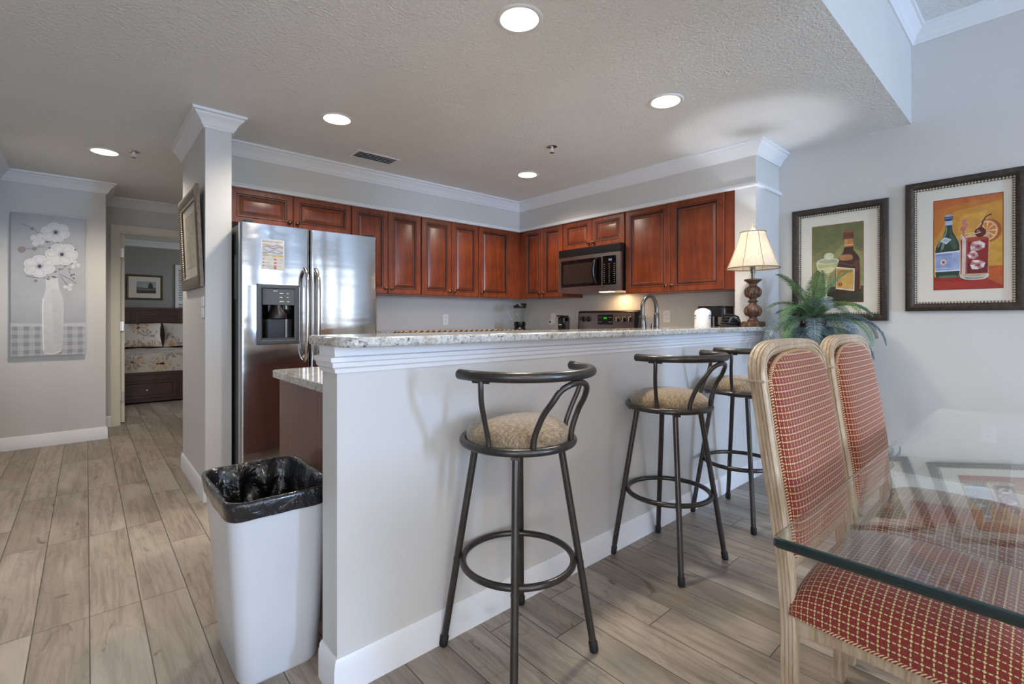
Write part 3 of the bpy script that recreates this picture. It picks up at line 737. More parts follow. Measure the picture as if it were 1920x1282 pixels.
bowed(XD+.012, .055, mw-.045, mh-.108, .0015).build('keypad', M['blackgloss'], cp, smooth=40)
kx0, kx1 = XD+.03, mw-.062
for r_ in range(10):
    for c_ in range(3):
        x = kx0+(kx1-kx0)*c_/2; z = mh-.185-r_*.0185; MB().box(x-.006, bow(x)-.0028, z-.003, x+.006, bow(x)-.001, z+.002).build('key', paint((132, 128, 112)), cp)
xx = (kx0+kx1)/2+.012
dg = MB()
for k, segs in enumerate(('abc', 'acdfg', 'abcdg')):
    x = xx-.02+k*.013; z = mh-.155; sgm = {'a': (0, .016, .007, .018), 'b': (.006, .009, .0078, .017), 'c': (.006, .001, .0078, .009), 'd': (0, 0, .007, .002), 'f': (0, .009, .0018, .017), 'g': (0, .008, .007, .010)}
    for s_ in segs: a, b, c_, e = sgm[s_]; dg.box(x+a, bow(x)-.0034, z+b, x+c_, bow(x)-.0016, z+e)
dg.build('clock_digits', M['blue_led'], cp)
MB().box(0.01, .01, -.002, mw-.01, .38, .012).build('underside', M['steel2'], t)
MB().box(.47, .06, -.006, .60, .13, -.0015).build('task_lamp', M['warm_led'], t)
light('task_light', 'AREA', (MX+.25, MW0-.53, MZ0-.015), 1.8, (255, 208, 150), (0, 0, 0), shape='RECTANGLE', size=.16, size_y=.08)

# ------------------------------------------------------------------ range
t = thing('range', 'stainless electric range, only its knob panel visible above the bar', 'stove', (3.36, 3.355, 0), q)
RW = .752
MB().box(0, .02, .08, RW, .60, .90).box(.02, .06, 0, RW-.02, .58, .08).build('body', M['steel2'], t, bevel=.004)
MB().box(0, 0, .90, RW, .60, .918).build('cooktop', M['blackgloss'], t, bevel=.004)
MB().box(.02, .0, .2, RW-.02, .02, .74).build('oven_door', M['blackgloss'], t, bevel=.004)
MB().tube([(.06, -.03, .79), (RW-.06, -.03, .79)], .012, 12).build('oven_handle', M['chrome'], t, smooth=60)
bgd = MB().prism([(.545, .918), (.60, .918), (.60, 1.235), (.575, 1.235), (.560, 1.225)], 0, RW, 'x').build('backguard', M['black'], t, bevel=.006)
def bg_y(z): return .545+(.560-.545)*(z-.918)/(1.225-.918)
pz0, pz1 = 1.03, 1.213
MB().add([(.018, bg_y(pz0)-.003, pz0), (RW-.05, bg_y(pz0)-.003, pz0), (RW-.05, bg_y(pz1)-.003, pz1), (.018, bg_y(pz1)-.003, pz1)], [(0, 1, 2, 3)]).build('steel_fascia', M['steel2'], t, solid=.003)
kz = 1.15
for fx in (.075, .145, .515, .59, .66):
    kn = MB().lathe([(.027, .0), (.027, -.006), (.021, -.010), (.019, -.028), (0, -.029)], (0, 0, 0), 28, 'y').build('burner_knob', M['black'], t, smooth=40)
    kn.location = (fx, bg_y(kz)-.005, kz)
    MB().box(-.003, -.034, -.019, .003, -.028, .019).build('pointer', M['bead'] if fx > .5 else M['darkgrey'], kn)
ds = MB().box(.265, bg_y(1.15)-.009, 1.095, .455, bg_y(1.15)-.003, 1.195).build('clock_panel', M['blackgloss'], t, bevel=.003)
dgm = MB()
for k in range(3): dgm.box(.345+k*.014, bg_y(1.15)-.0102, 1.152, .355+k*.014, bg_y(1.15)-.0088, 1.17)
dgm.build('clock_digits', M['green_led'], t)
dk = MB()
for r_ in range(2):
    for c_ in range(4):
        x = (.282, .304, .408, .43)[c_]; dk.box(x, bg_y(1.15)-.0102, 1.118+r_*.045, x+.014, bg_y(1.15)-.0088, 1.124+r_*.045)
dk.build('clock_buttons', paint((150, 140, 130)), t)

# ------------------------------------------------------------------ outlets, switches
def plate(label, cat, loc, rz, kind='outlet', w_=.07, h_=.114, name='wall_outlet'):
    t = thing(name, label, cat, loc, rz, 'white wall plates' if kind == 'outlet' else None)
    MB().box(-w_/2, -.006, -h_/2, w_/2, 0, h_/2).build('cover_plate', M['white_plastic'], t, bevel=.003)
    if kind == 'outlet':
        for s in (-1, 1):
            f = MB().prism([(x*.0165, z*.0145+s*.0195) for x, z in [(cos(a), max(-.82, min(.82, sin(a)*1.1))) for a in [2*pi*k/24 for k in range(24)]]], -.0085, -.006, 'y').build('receptacle', M['white_plastic'], t)
            sl = MB().box(-.0075, -.0092, s*.0195-.002, -.0055, -.0084, s*.0195+.007).box(.0055, -.0092, s*.0195-.001, .0075, -.0084, s*.0195+.006)
            sl.lathe([(.0024, -.0092), (.0024, -.0084)], (0, 0, s*.0195-.008), 10, 'y'); sl.build('slots', M['slot'], f)
    return t
plate('white outlet on the refrigerator wall, below the middle cabinet', 'outlet', (2.905, WY, 1.145), 0)
plate('ivory outlet on the stove wall between faucet and paper towels', 'outlet', (WX, 2.36, 1.175), q)
plate('white outlet on the picture wall, seen above the glass table', 'outlet', (XR, .262, .455), q)
t = plate('white plug-in freshener in the outlet beside the blender', 'air freshener', (WX, 3.80, 1.15), q, 'plug', .07, .13, 'plug_in_freshener')
MB().prism(rrect(-.027, -.062, .027, -.005, .02), -.05, -.006, 'y').build('plug_body', M['white_plastic'], t, bevel=.006)
MB().lathe([(.012, -.0515), (.012, -.05)], (.0, 0, -.032), 16, 'y').build('vent_hole', M['slot'], t)
for (z, lb, nm) in ((1.262, 'upper white switch plate on the pillar side, below the framed picture', 'light_switch'), (1.192, 'lower white control plate on the pillar side, below the switch', 'wall_control')):
    t = thing(nm, lb, 'switch', (PX0, 3.60, z), R(-90))
    MB().box(-.038, -.007, -.032, .038, 0, .032).build('cover_plate', M['white_plastic'], t, bevel=.003)
    MB().box(-.012, -.011, -.018, .012, -.007, .018).build('rocker', M['white_plastic'], t, bevel=.002)

# ------------------------------------------------------------------ waste bin and its liner
BX0, BX1, BY0, BY1, BH = .318, .634, 1.628, 2.075, .585
def binring(z, t, off=0):
    k = z/BH; i = .036*(1-k)
    return rrect(BX0+i-off, BY0+i*.9-off, BX1-i*.8+off, BY1-i*1.6+off, .055+off*.5, 7)
mb = MB(); levels = [0, .012, .2, .4, .55, BH]; vs = []; fs = []; n = len(binring(0, 0))
for j, z in enumerate(levels):
    o_ = -.006 if j == 0 else 0
    vs += [(x, y, z) for x, y in binring(z, 0, o_)]
vs += [(x, y, BH+.004) for x, y in binring(BH, 0, .006)]; vs += [(x, y, BH-.012) for x, y in binring(BH, 0, .007)]
vs2 = [(x, y, z) for z in (BH, .02) for x, y in binring(z, 0, -.004)]
nl = len(levels)
for j in range(nl-1):
    for i in range(n): fs.append((j*n+i, j*n+(i+1) % n, (j+1)*n+(i+1) % n, (j+1)*n+i))
fs.append(tuple(range(n-1, -1, -1)))
b = nl*n
for i in range(n):
    j = (i+1) % n
    fs.append(((nl-1)*n+i, (nl-1)*n+j, b+n+j, b+n+i)); fs.append((b+n+i, b+n+j, b+j, b+i)); fs.append((b+i, b+j, b+2*n+j, b+2*n+i)); fs.append((b+2*n+i, b+2*n+j, b+3*n+j, b+3*n+i))
fs.append(tuple(b+3*n+i for i in range(n)))
mb.add(vs+vs2, fs)
tag(mb.build('waste_bin', M['bin'], smooth=40), 'tall glossy white plastic waste bin beside the end of the bar', 'bin')
from mathutils import noise as mn
mb = MB(); prof = [(.535, .0085, .004), (.548, .0095, .003), (.562, .0115, .002), (BH-.006, .0145, .0015), (BH+.006, .0135, .001), (BH+.011, .004, .001), (BH+.006, -.008, .004), (BH-.012, -.015, .006), (BH-.03, -.022, .012), (.53, -.028, .020), (.50, -.032, .028), (.47, -.040, .032), (.435, -.046, .034), (.40, -.052, .036), (.36, -.058, .036), (.32, -.064, .030), (.24, -.080, .016), (.19, -.12, .006)]
N = 120
def resample(poly, N):
    L = [0]; P = poly+[poly[0]]
    for a, c in zip(P, P[1:]): L.append(L[-1]+math.hypot(c[0]-a[0], c[1]-a[1]))
    out = []; k = 0
    for i in range(N):
        s_ = L[-1]*i/N
        while L[k+1] < s_: k += 1
        f_ = (s_-L[k])/max(1e-9, L[k+1]-L[k]); out.append((P[k][0]+(P[k+1][0]-P[k][0])*f_, P[k][1]+(P[k+1][1]-P[k][1])*f_))
    return out
base = resample(binring(BH, 0, 0), N); cx, cy = (BX0+BX1)/2, (BY0+BY1)/2
vs = []; fs = []
for j, (z, o_, amp) in enumerate(prof):
    low = resample(binring(min(z, BH), 0, 0), N) if o_ > 0 else base
    for i, (x, y) in enumerate(low):
        dx, dy = x-cx, y-cy; l = math.hypot(dx, dy); q1 = mn.noise((x*19, y*19, z*7)); q2 = mn.noise((x*46, y*46, z*22+3))
        dd = o_+(amp*(q1*1.3+q2*.7) if o_ < 0 else abs(q2)*amp*.6)
        if o_ < 0 and j > 6: dd = min(dd, -.012-.03*max(0, BH-.03-z))
        zz = z+(amp*.9*q2 if o_ < 0 else (.004*q1 if j == 0 else 0))
        vs.append((x+dx/l*dd, y+dy/l*dd, zz))
for j in range(len(prof)-1):
    for i in range(N): fs.append((j*N+i, j*N+(i+1) % N, (j+1)*N+(i+1) % N, (j+1)*N+i))
vs.append((cx, cy, .17)); m_ = len(vs)-1; j = len(prof)-1
for i in range(N): fs.append((j*N+i, j*N+(i+1) % N, m_))
mb.add(vs, fs)
tag(mb.build('bin_liner', M['bag'], smooth=60, sub=1), 'crumpled shiny black plastic liner folded over the white bin rim', 'bin bag')

# ------------------------------------------------------------------ bar stools (backrest towards local -Y)
def make_stool(label):
    t = thing('bar_stool', label, 'stool', (0, 0, 0), 0, 'metal bar stools along the bar')
    for sx in (-1, 1):
        for sy in (-1, 1):
            p = lambda z: (sx*(.187-.083*z/.72), sy*(.187-.083*z/.72), z)
            lg = MB().tube([p(.012), p(.30), p(.72)], .0125, 16)
            lg.tube([p(.305), p(.312)], .0136, 16)
            lg = lg.build('leg', M['stool'], t, smooth=50)
            MB().tube([p(.0015), p(.006), p(.034), p(.038)], [.0135, .0155, .0155, .0135], 16).build('foot_cap', M['rubber'], lg, smooth=50)
    c = [(.192*cos(2*pi*k/64), .192*sin(2*pi*k/64), .318) for k in range(64)]
    MB().tube(c, .0115, 14, True).build('foot_ring', M['stool'], t, smooth=60)
    c = [(.192*cos(2*pi*k/64), .192*sin(2*pi*k/64), .735) for k in range(64)]
    MB().tube(c, .0130, 14, True).build('seat_ring', M['stool'], t, smooth=60)
    pl = MB()
    for a in (45, 135):
        x, y = .19*cos(R(a)), .19*sin(R(a)); nx, ny = -sin(R(a))*.014, cos(R(a))*.014
        pl.prism([(x+nx, y+ny), (-x+nx, -y+ny), (-x-nx, -y-ny), (x-nx, y-ny)], .712+.001*(a > 90), .7265+.001*(a > 90))
    pl.lathe([(.075, .700), (.075, .712)], n=24)
    pl.build('swivel_plate', M['stool'], t)
    MB().lathe([(.172, .731), (.179, .742), (.180, .757), (.173, .775), (.155, .792), (.12, .806), (.07, .813), (0, .815)], n=56).build('seat_cushion', M['tweed'], t, smooth=70)
    Z = .976
    rail = [(.245*cos(R(a)), -.012+.245*sin(R(a)), Z) for a in range(176, 357, 5)]
    MB().tube(rail, .0165, 18).build('back_rail', M['stool'], t, smooth=60)
    for a in (198, 342):
        ca, sa = cos(R(a)), sin(R(a))
        pts = smooth_path([(.188*ca, .188*sa, .738), (.192*ca, .192*sa, .775), (.212*ca, .212*sa-.002, .83), (.236*ca, .236*sa-.008, .89), (.244*ca, .244*sa-.012, .93), (.245*ca, .245*sa-.012, .963)], 6)
        b_ = MB().tube(pts, .0088, 12); c0 = Vector((.245*ca, .245*sa-.012, .9585)); tv = Vector((-sa, ca, 0))
        b_.tube([c0-tv*.03, c0+tv*.03], .0045, 8); b_.build('back_post', M['stool'], t, smooth=60)
    lp = []
    for (a, r_, z) in ((242, .188, .738), (243, .190, .785), (248, .208, .85), (253, .230, .905), (258, .241, .940), (265, .247, .957), (273, .248, .962), (282, .247, .957), (290, .242, .940), (295, .230, .905), (299, .208, .85), (298, .190, .785), (298, .188, .738)):
        lp.append((r_*cos(R(a)), r_*sin(R(a))-.012*(z-.738)/.22, z-.010*(z > .9)))
    MB().tube(smooth_path(lp, 6), .0098, 12).build('back_loop', M['stool'], t, smooth=60)
    return t
s0 = make_stool('nearest dark metal bar stool, in front of the white half wall')
s0.location = (1.128, 1.240, 0); s0.rotation_euler = (0, 0, R(0))
copy_tree(s0, (2.112, 1.238, 0), R(-3), 'second dark metal bar stool, in the middle of the row')
copy_tree(s0, (2.872, 1.222, 0), R(-7), 'farthest dark metal bar stool, partly hidden behind the near dining chair')

# ------------------------------------------------------------------ dining chairs (facing local -Y)
CP = [(0, .226), (.1, .214), (.21, .210), (.38, .209), (.49, .216), (.57, .224), (.67, .237), (.79, .256), (.9, .272), (.98, .283), (1.06, .293), (1.1, .298)]
def cy_(z):
    for (a, p), (b, r_) in zip(CP, CP[1:]):
        if z <= b:
            f_ = (z-a)/(b-a); return p+(r_-p)*f_
    return CP[-1][1]
def spow(v, e): return math.copysign(abs(v)**e, v)
def sweep_frame(pts, sect):
    """pts: (x, z, nx, nz) outline; sect: (outward, back) section following the chair's curved profile"""
    mb = MB(); m = len(sect); vs = []; fs = []
    for (x, z, nx, nz) in pts:
        for (o_, b_) in sect: vs.append((x+nx*o_, cy_(z)-.036+b_, z+nz*o_))
    for i in range(len(pts)-1):
        for k in range(m): fs.append((i*m+k, i*m+(k+1) % m, (i+1)*m+(k+1) % m, (i+1)*m+k))
    fs.append(tuple(range(m))); fs.append(tuple((len(pts)-1)*m+k for k in range(m)))
    return mb.add(vs, fs)
HW = .26
# section with reeded outer face and reeded front
SECT = [(-.034, .002), (-.034, .036), (-.004, .036), (0, .033), (0, .0275), (-.0022, .0265), (-.0022, .0245), (0, .0235), (0, .0185), (-.0022, .0175), (-.0022, .0155), (0, .0145), (0, .0095), (-.0022, .0085), (-.0022, .0065), (0, .0055), (-.001, .002), (-.005, -.001), (-.012, -.002), (-.0125, .001), (-.0155, .001), (-.016, -.002), (-.023, -.002), (-.0235, .001), (-.0265, .001), (-.027, -.001)]
ZA = .99
def arch(n=40, hw=HW, top=1.088, z0=ZA):
    out = []
    for i in range(n+1):
        a = pi*i/n; e = .52
        x = -hw*spow(cos(a), e); z = z0+(top-z0)*spow(sin(a), .80)
        out.append((x, z))
    return out
def normals(pts):
    out = []
    for i, (x, z) in enumerate(pts):
        a = pts[max(0, i-1)]; b = pts[min(len(pts)-1, i+1)]; d = Vector((b[0]-a[0], b[1]-a[1])).normalized()
        out.append((x, z, -d.y, d.x))
    return out
def make_chair(label):
    t = thing('dining_chair', label, 'chair', (0, 0, 0), 0, 'red checked dining chairs at the glass table')
    for s in (-1, 1):
        zs = [.0, .05, .12, .2, .3, .36, .4, .45, .5, .56, .62, .68, .74, .8, .86, .92, .96, ZA]
        sweep_frame([(s*(HW-.012*max(0, (.35-z)/.35)), z, s, 0) for z in zs], SECT).build('back_leg', M['oak'], t, smooth=40)
    pts = normals(arch()); tr = sweep_frame(pts, [(o_+.003, b_+(.002 if b_ > .02 else -.002)) for o_, b_ in SECT]).build('top_rail', M['oak'], t, smooth=40)
    for s in (-1, 1):
        cl = MB(); x0, x1 = (HW-.035, HW+.0042) if s > 0 else (-HW-.0042, -HW+.035)
        cl.box(x0, cy_(ZA)-.0395, ZA-.006, x1, cy_(ZA)+.0025, ZA+.001).build('collar', M['oak'], t, bevel=.002)
    MB().box(-HW+.03, cy_(.53)-.030, .505, HW-.03, cy_(.53)-.004, .545).build('lower_rail', M['oak'], t, bevel=.006)
    # upholstered back, front and rear skins
    wi = HW-.034; zb, ztop = .545, 1.058
    def bw(z):
        if z < ZA-.03: return wi
        k = (z-(ZA-.03))/(ztop-(ZA-.03)); return wi*max(.0, 1-k**2.6)**.42
    def skin(sgn, bulge):
        def fn(u, v):
            tz = sin((v-.5)*pi)*.5+.5; z = zb+(ztop-zb)*tz; a = (u-.5)*pi; w_ = bw(z); x = w_*spow(sin(a), .48)
            f_ = (abs(cos(a))**.42)*(abs(cos((v-.5)*pi))**.40)
            y = cy_(z)-.018-sgn*(.004+bulge*f_)
            return (x, y, z, x+math.copysign((bulge+.012)*(1-abs(cos(a))**.42), a)+.5, z*1.03)
        return MB().grid(41, 47, fn, flip=sgn > 0)
    skin(1, .044).build('back_cushion', M['check'], t, smooth=80)
    skin(-1, .010).build('rear_panel', M['check'], t, smooth=80)
    pp = [(-wi+.002, zb+(ZA-.03-zb)*k/10) for k in range(10)]
    pp += [(-wi*max(0, 1-k**2.6)**.42, ZA-.03+(ztop-ZA+.03)*k) for k in [i/16 for i in range(17)]]
    pp += [(-x, z) for x, z in reversed(pp[:-1])]
    MB().tube([(x*.985, cy_(z)-.0365, z) for x, z in pp], .0062, 8).build('back_piping', M['cord'], t, smooth=60)
    # seat: trapezoid crowned cushion over a wooden rail
    yb, yf = .205, -.285
    def hw(y): return HW+.002+.018*min(1, max(0, (yb-y)/.35))
    sc = []
    for s in (-1, 1):
        rl = MB(); zt = .412
        top = [(y, zt) for y in (yb-.03, .1, 0, -.1, -.2, yf+.03)]
        bot = [(yf+.03, .352), (-.2, .362), (-.1, .374), (0, .380), (.1, .376), (yb-.03, .366)]
        vs = []; n_ = len(top)
        for xo in (0, -.024):
            vs += [(s*(hw(y)-.006+xo), y, z) for y, z in top+bot]
        m2 = 2*n_; f2 = [(i, (i+1) % m2, m2+(i+1) % m2, m2+i) for i in range(m2)]
        for i in range(n_-1): f2 += [(i, i+1, m2-2-i, m2-1-i), (m2+i, m2+m2-1-i, m2+m2-2-i, m2+i+1)]
        rl.add(vs, f2).build('side_rail', M['oak'], t, bevel=.004)
    MB().box(-hw(yf)+.02, yf+.014, .355, hw(yf)-.02, yf+.036, .412).build('front_rail', M['oak'], t, bevel=.004)
    MB().box(-HW+.03, yb-.034, .366, HW-.03, yb-.010, .412).build('rear_rail', M['oak'], t, bevel=.004)
    for s in (-1, 1):
        fl = MB(); vs = []; f2 = []; lv = [(.0, .017), (.03, .018), (.2, .022), (.33, .027), (.40, .028)]
        sec = []
        for i in range(32):
            a = 2*pi*i/32+pi/4; r_ = 1/max(abs(cos(a)), abs(sin(a))); g = 1-.09*(cos(12*a) > .2)
            sec.append((cos(a)*r_*g, sin(a)*r_*g))
        for z, w_ in lv:
            k = (z/.4); ox = s*(hw(yf)-.034+.008*(1-k)); oy = yf+.035-.012*(1-k)
            vs += [(ox+a*w_, oy+b_*w_, z) for a, b_ in sec]
        for j in range(len(lv)-1):
            for i in range(32): f2.append((j*32+i, j*32+(i+1) % 32, (j+1)*32+(i+1) % 32, (j+1)*32+i))
        f2 += [tuple(range(31, -1, -1)), tuple(4*32+i for i in range(32))]
        fl.add(vs, f2).build('front_leg', M['oak'], t, smooth=30)
    def prof_(e, n_):
        return [(-1+2*i/(n_-1)) for i in range(n_)]
    def sfn(u, v):
        a = (u-.5)*pi; b_ = (v-.5)*pi
        y = (yb+yf)/2+(yb-yf-.035)/2*spow(sin(b_), .55)
        X = (hw(y)+.004*cos(b_))*spow(sin(a), .55); ca = abs(cos(a))**.52*abs(cos(b_))**.42
        z = .413+.098*ca+.022*(abs(cos(a))*abs(cos(b_)))**1.3
        # arc-length texture coordinates across the rounded edges
        su = spow(sin(a), .55)*HW+math.copysign(.095*(1-abs(cos(a))**.52), a); sv = y+math.copysign(.09*(1-abs(cos(b_))**.42), b_)
        return (X, y, z, su+.7, sv+.7)
    MB().grid(57, 57, sfn).build('seat_cushion', M['check'], t, smooth=80)
    ring = []
    for k in range(80):
        a = 2*pi*k/80; y = (yb+yf)/2+(yb-yf-.03)/2*spow(sin(a), .3); ring.append(((hw(y)+.001)*spow(cos(a), .3), y, .416))
    MB().tube(ring, .006, 8, True).build('seat_piping', M['cord'], t, smooth=60)
    return t
c0 = make_chair('nearer red checked dining chair with pale reeded oak frame, pushed under the glass corner')
c0.location = (1.572, .25, 0)
copy_tree(c0, (2.150, .248, 0), 0, 'farther red checked dining chair, second along the glass table')

# ------------------------------------------------------------------ glass dining table
t = thing('dining_table', 'rectangular glass-topped dining table with dark green edge', 'table', (1.91, -.20, 0))
TX, TY = .968, .545
g = MB()
pl = rrect(-TX, -TY, TX, TY, .012, 4); n_ = len(pl)
ed = [(.7315, -.006), (.7325, -.002), (.735, 0), (.745, 0), (.7485, -.002), (.75, -.007)]
def inset(o_): return rrect(-TX-o_, -TY-o_, TX+o_, TY+o_, .012+o_*.5, 4)
vs = [(x, y, z) for z, o_ in ed for x, y in inset(o_)]
g.add(vs, [])
m_ = len(ed)
g.f.append(list(range((m_-1)*n_, m_*n_))); g.m.append(0)
g.f.append(list(range(n_-1, -1, -1))); g.m.append(0)
for j in range(m_-1):
    for i in range(n_):
        a, b_ = pl[i], pl[(i+1) % n_]
        side = 0 if (a[1]+b_[1])/2 > TY-.004 else 1
        g.f.append([j*n_+i, j*n_+(i+1) % n_, (j+1)*n_+(i+1) % n_, (j+1)*n_+i]); g.m.append(side)
g.build('glass_top', [M['glass'], M['glassedge']], t, smooth=40)
for sx in (-1, 1):
    p_ = MB().prism(rrect(sx*.62-.09, -.34, sx*.62+.09, .08, .04), .05, .70).prism(rrect(sx*.62-.13, -.40, sx*.62+.13, .12, .04), 0, .05).prism(rrect(sx*.62-.12, -.38, sx*.62+.12, .10, .04), .70, .7312)
    p_.build('pedestal', M['oak'], t, bevel=.008)

# ------------------------------------------------------------------ table lamp on the bar
t = thing('table_lamp', 'lit table lamp with cream bell shade and carved base on the bar end', 'lamp', (3.469, 1.386, 1.0978))
MB().box(-.060, -.060, 0, .060, .060, .030).box(-.054, -.054, .030, .054, .054, .036).build('plinth', M['lampwood'], t, bevel=.003)
ST = [(.034, .036), (.036, .044), (.030, .052), (.026, .058), (.024, .066), (.036, .074), (.046, .092), (.050, .110), (.046, .130), (.034, .148), (.026, .155), (.024, .166), (.028, .170), (.038, .174), (.028, .180), (.024, .186), (.023, .194), (.034, .204), (.045, .222), (.049, .240), (.045, .260), (.034, .276), (.026, .284), (.024, .290), (.030, .300), (.050, .316), (.056, .320), (.056, .328), (.046, .330), (.012, .331)]
MB().lathe(ST, n=40).build('carved_stem', M['lampwood'], t, smooth=50)
for zc, R_ in ((.110, .0495), (.240, .0485)):
    lv = MB()
    for k in range(10):
        a = 2*pi*k/10
        for rr_, tw in ((0, .16), (1, -.16)):
            pts = []; rad = []
            for i in range(9):
                f_ = i/8; z = zc-.036+.070*f_; r_ = R_*(.60+.42*sin(pi*(.12+.76*f_)))+.002; aa = a+tw*(f_**1.6)*1.4+rr_*.30
                pts.append((r_*cos(aa), r_*sin(aa), z)); rad.append(.0052*(sin(pi*min(1, .15+f_*.84))**.8)+.0006)
            lv.tube(pts, rad, 6)
    lv.build('acanthus_carving', M['lampwood'], t, smooth=60)
MB().lathe([(.010, .33), (.010, .372), (.015, .374), (.015, .432), (.009, .434)], n=18).build('socket', M['nickel'], t, smooth=40)
MB().lathe([(.012, .432), (.016, .445), (.029, .475), (.031, .498), (.024, .522), (.01, .534), (0, .536)], n=24).build('bulb', M['lampbulb'], t, smooth=60)
hp = smooth_path([(.013, 0, .376), (.05, 0, .40), (.058, 0, .47), (.045, 0, .58), (.0, 0, .655)], 6)
h_ = MB().tube(hp, .0018, 6); h_.tube([(-x, y, z) for x, y, z in hp], .0018, 6); h_.build('harp', M['chrome'], t)
SP = [(.170, .405), (.163, .420), (.148, .455), (.130, .500), (.113, .550), (.099, .595), (.088, .630), (.081, .655)]
def shade_fn(o_):
    def fn(u, v):
        k = v*(len(SP)-1); i = min(int(k), len(SP)-2); f_ = k-i
        r_ = SP[i][0]+(SP[i+1][0]-SP[i][0])*f_; z = SP[i][1]+(SP[i+1][1]-SP[i][1])*f_
        a = 2*pi*u; r_ = r_*(1-.035*(1-abs(cos(4*a)))*.9)+o_
        return (r_*cos(a), r_*sin(a), z)
    return fn
sh = MB().grid(96, 29, shade_fn(0), wu=True).build('lamp_shade', M['shade'], t, smooth=80)
bd = MB()
bd.tube([shade_fn(.001)(k/96, 0) for k in range(96)], .0042, 8, True); bd.tube([shade_fn(.001)(k/96, 1) for k in range(96)], .0038, 8, True)
for k in range(8):
    a = (k+.0)/8; bd.tube([shade_fn(.0006)(a, i/14) for i in range(15)], .0017, 6)
bd.build('shade_braid', M['shadeband'], sh, smooth=60)
sp_ = MB()
for k in range(3):
    a = R(30+120*k); sp_.tube([(0, 0, .655), (.079*cos(a), .079*sin(a), .653)], .0016, 6)
sp_.build('shade_spider', M['chrome'], sh)
MB().lathe([(.008, .655), (.012, .66), (.008, .667), (.016, .674), (.018, .684), (.012, .694), (.006, .698), (.010, .704), (.006, .712), (0, .714)], n=20).build('finial', M['bead'], t, smooth=50)
light('lamp_glow', 'SPOT', (0, 0, .56), 10, (238, 243, 255), (R(180), 0, 0), t, spot_size=R(84), spot_blend=.5, shadow_soft_size=.02)

# ------------------------------------------------------------------ things behind and on the bar
t = thing('faucet', 'brushed nickel gooseneck faucet standing behind the bar top', 'faucet', (2.594, 1.70, .916))
MB().lathe([(.030, 0), (.030, .006), (.024, .012), (.020, .03), (.018, .05), (.024, .075), (.029, .11), (.029, .15), (.024, .20), (.019, .235), (.021, .24), (.021, .25), (.015, .255)], n=28).build('faucet_body', M['nickel'], t, smooth=50)
fp = [(0, 0, .25)]+[(.080-.080*cos(R(a)), 0, .300+.080*sin(R(a))) for a in range(0, 181, 10)]+[(.160, 0, .27)]
MB().tube(fp, .0125, 16).build('spout', M['nickel'], t, smooth=60)
MB().lathe([(.0125, .275), (.0165, .268), (.018, .23), (.0185, .15), (.0165, .135), (.012, .133)], (.160, 0, 0), 22).build('spray_head', M['nickel'], t, smooth=50)
hb_ = MB().tube([(.018, -.006, .10), (.055, -.02, .125)], .011, 12); hb_.tube(smooth_path([(.05, -.018, .12), (.066, -.024, .14), (.068, -.025, .185), (.074, -.027, .205)], 5), [.011]*5+[.009]*5+[.008]*6, 12)
hb_.build('lever_handle', M['nickel'], t, smooth=60)
t = thing('soap_dispenser', 'small nickel soap pump beside the faucet', 'soap dispenser', (2.700, 1.70, .916))
MB().lathe([(.02, 0), (.02, .006), (.013, .012), (.012, .10), (.016, .105), (.016, .15), (.009, .155)], n=20).build('pump_body', M['nickel'], t, smooth=50)
MB().tube([(0, 0, .153), (0, 0, .166), (0, .04, .17)], .007, 10).build('nozzle', M['nickel'], t, smooth=50)

t = thing('paper_towel_roll', 'wrapped white paper towel roll with blue bands behind the bar', 'paper towels', (3.44, 1.735, .916))
MB().lathe([(.03, 0), (.056, .003), (.058, .01), (.058, .285), (.052, .298), (.03, .310), (.012, .316), (0, .317)], n=40).build('wrapper', simple('plastic_wrap_white', (236, 236, 238), .35, var=.03, vs=20, bump=.3, bs=18), t, smooth=50)
for z, h_ in ((.252, .010), (.236, .005), (.262, .003)):
    for a0 in (126, 252):
        MB().grid(8, 2, lambda u, v: (.0588*cos(R(a0+30*u)), .0588*sin(R(a0+30*u)), z+h_*v)).build('printed_band', paint((126, 132, 196)), t)

t = thing('coffee_maker', 'black coffee maker behind the bar, between towel roll and lamp', 'coffee maker', (3.70, 1.76, .916))
MB().prism(rrect(-.085, -.11, .085, .11, .03), 0, .03).prism(rrect(-.085, .01, .085, .11, .03), .03, .25).build('body', M['black'], t, bevel=.006)
MB().prism(rrect(-.088, -.112, .088, .112, .03), .25, .325).build('reservoir', M['black'], t, bevel=.008, seg=3)
MB().prism(rrect(-.090, -.114, .095, .114, .03), .325, .334).box(.09, -.02, .31, .118, .02, .326).build('lid', M['blackgloss'], t, bevel=.003)
MB().box(-.0865, -.03, .03, -.0845, -.018, .32).build('edge_strip', M['chrome'], t)
MB().lathe([(.03, .031), (.055, .04), (.062, .10), (.05, .16), (.042, .175), (.042, .19), (0, .19)], (0, -.045, 0), 28).build('carafe', M['blackgloss'], t, smooth=40)

t = thing('wire_basket', 'dark looped metal basket lying on the bar beside the lamp base', 'basket', (3.44, 1.525, 1.0978))
for k in range(5):
    a0 = k*.5; w_ = .105-.010*k; b_ = .060-.006*k
    MB().tube(smooth_path([(w_*cos(2*pi*i/14+a0*.2), b_*sin(2*pi*i/14), .006+.0115*k+.016*(1+cos(2*pi*i/14+pi))*(k/4)) for i in range(14)], 4, True), .0058, 8, True).build('coil', M['iron'], t, smooth=60)
MB().tube(smooth_path([(-.10, -.03, .03), (-.085, -.045, .062), (-.03, -.055, .05), (.03, -.06, .018), (.085, -.05, .010)], 6), .0065, 8).build('handle', M['darkgrey'], t, smooth=60)
MB().tube(smooth_path([(-.02, .03, .05), (.03, .045, .066), (.085, .03, .062), (.11, 0, .04)], 6), .006, 8).build('handle', M['darkgrey'], t, smooth=60)

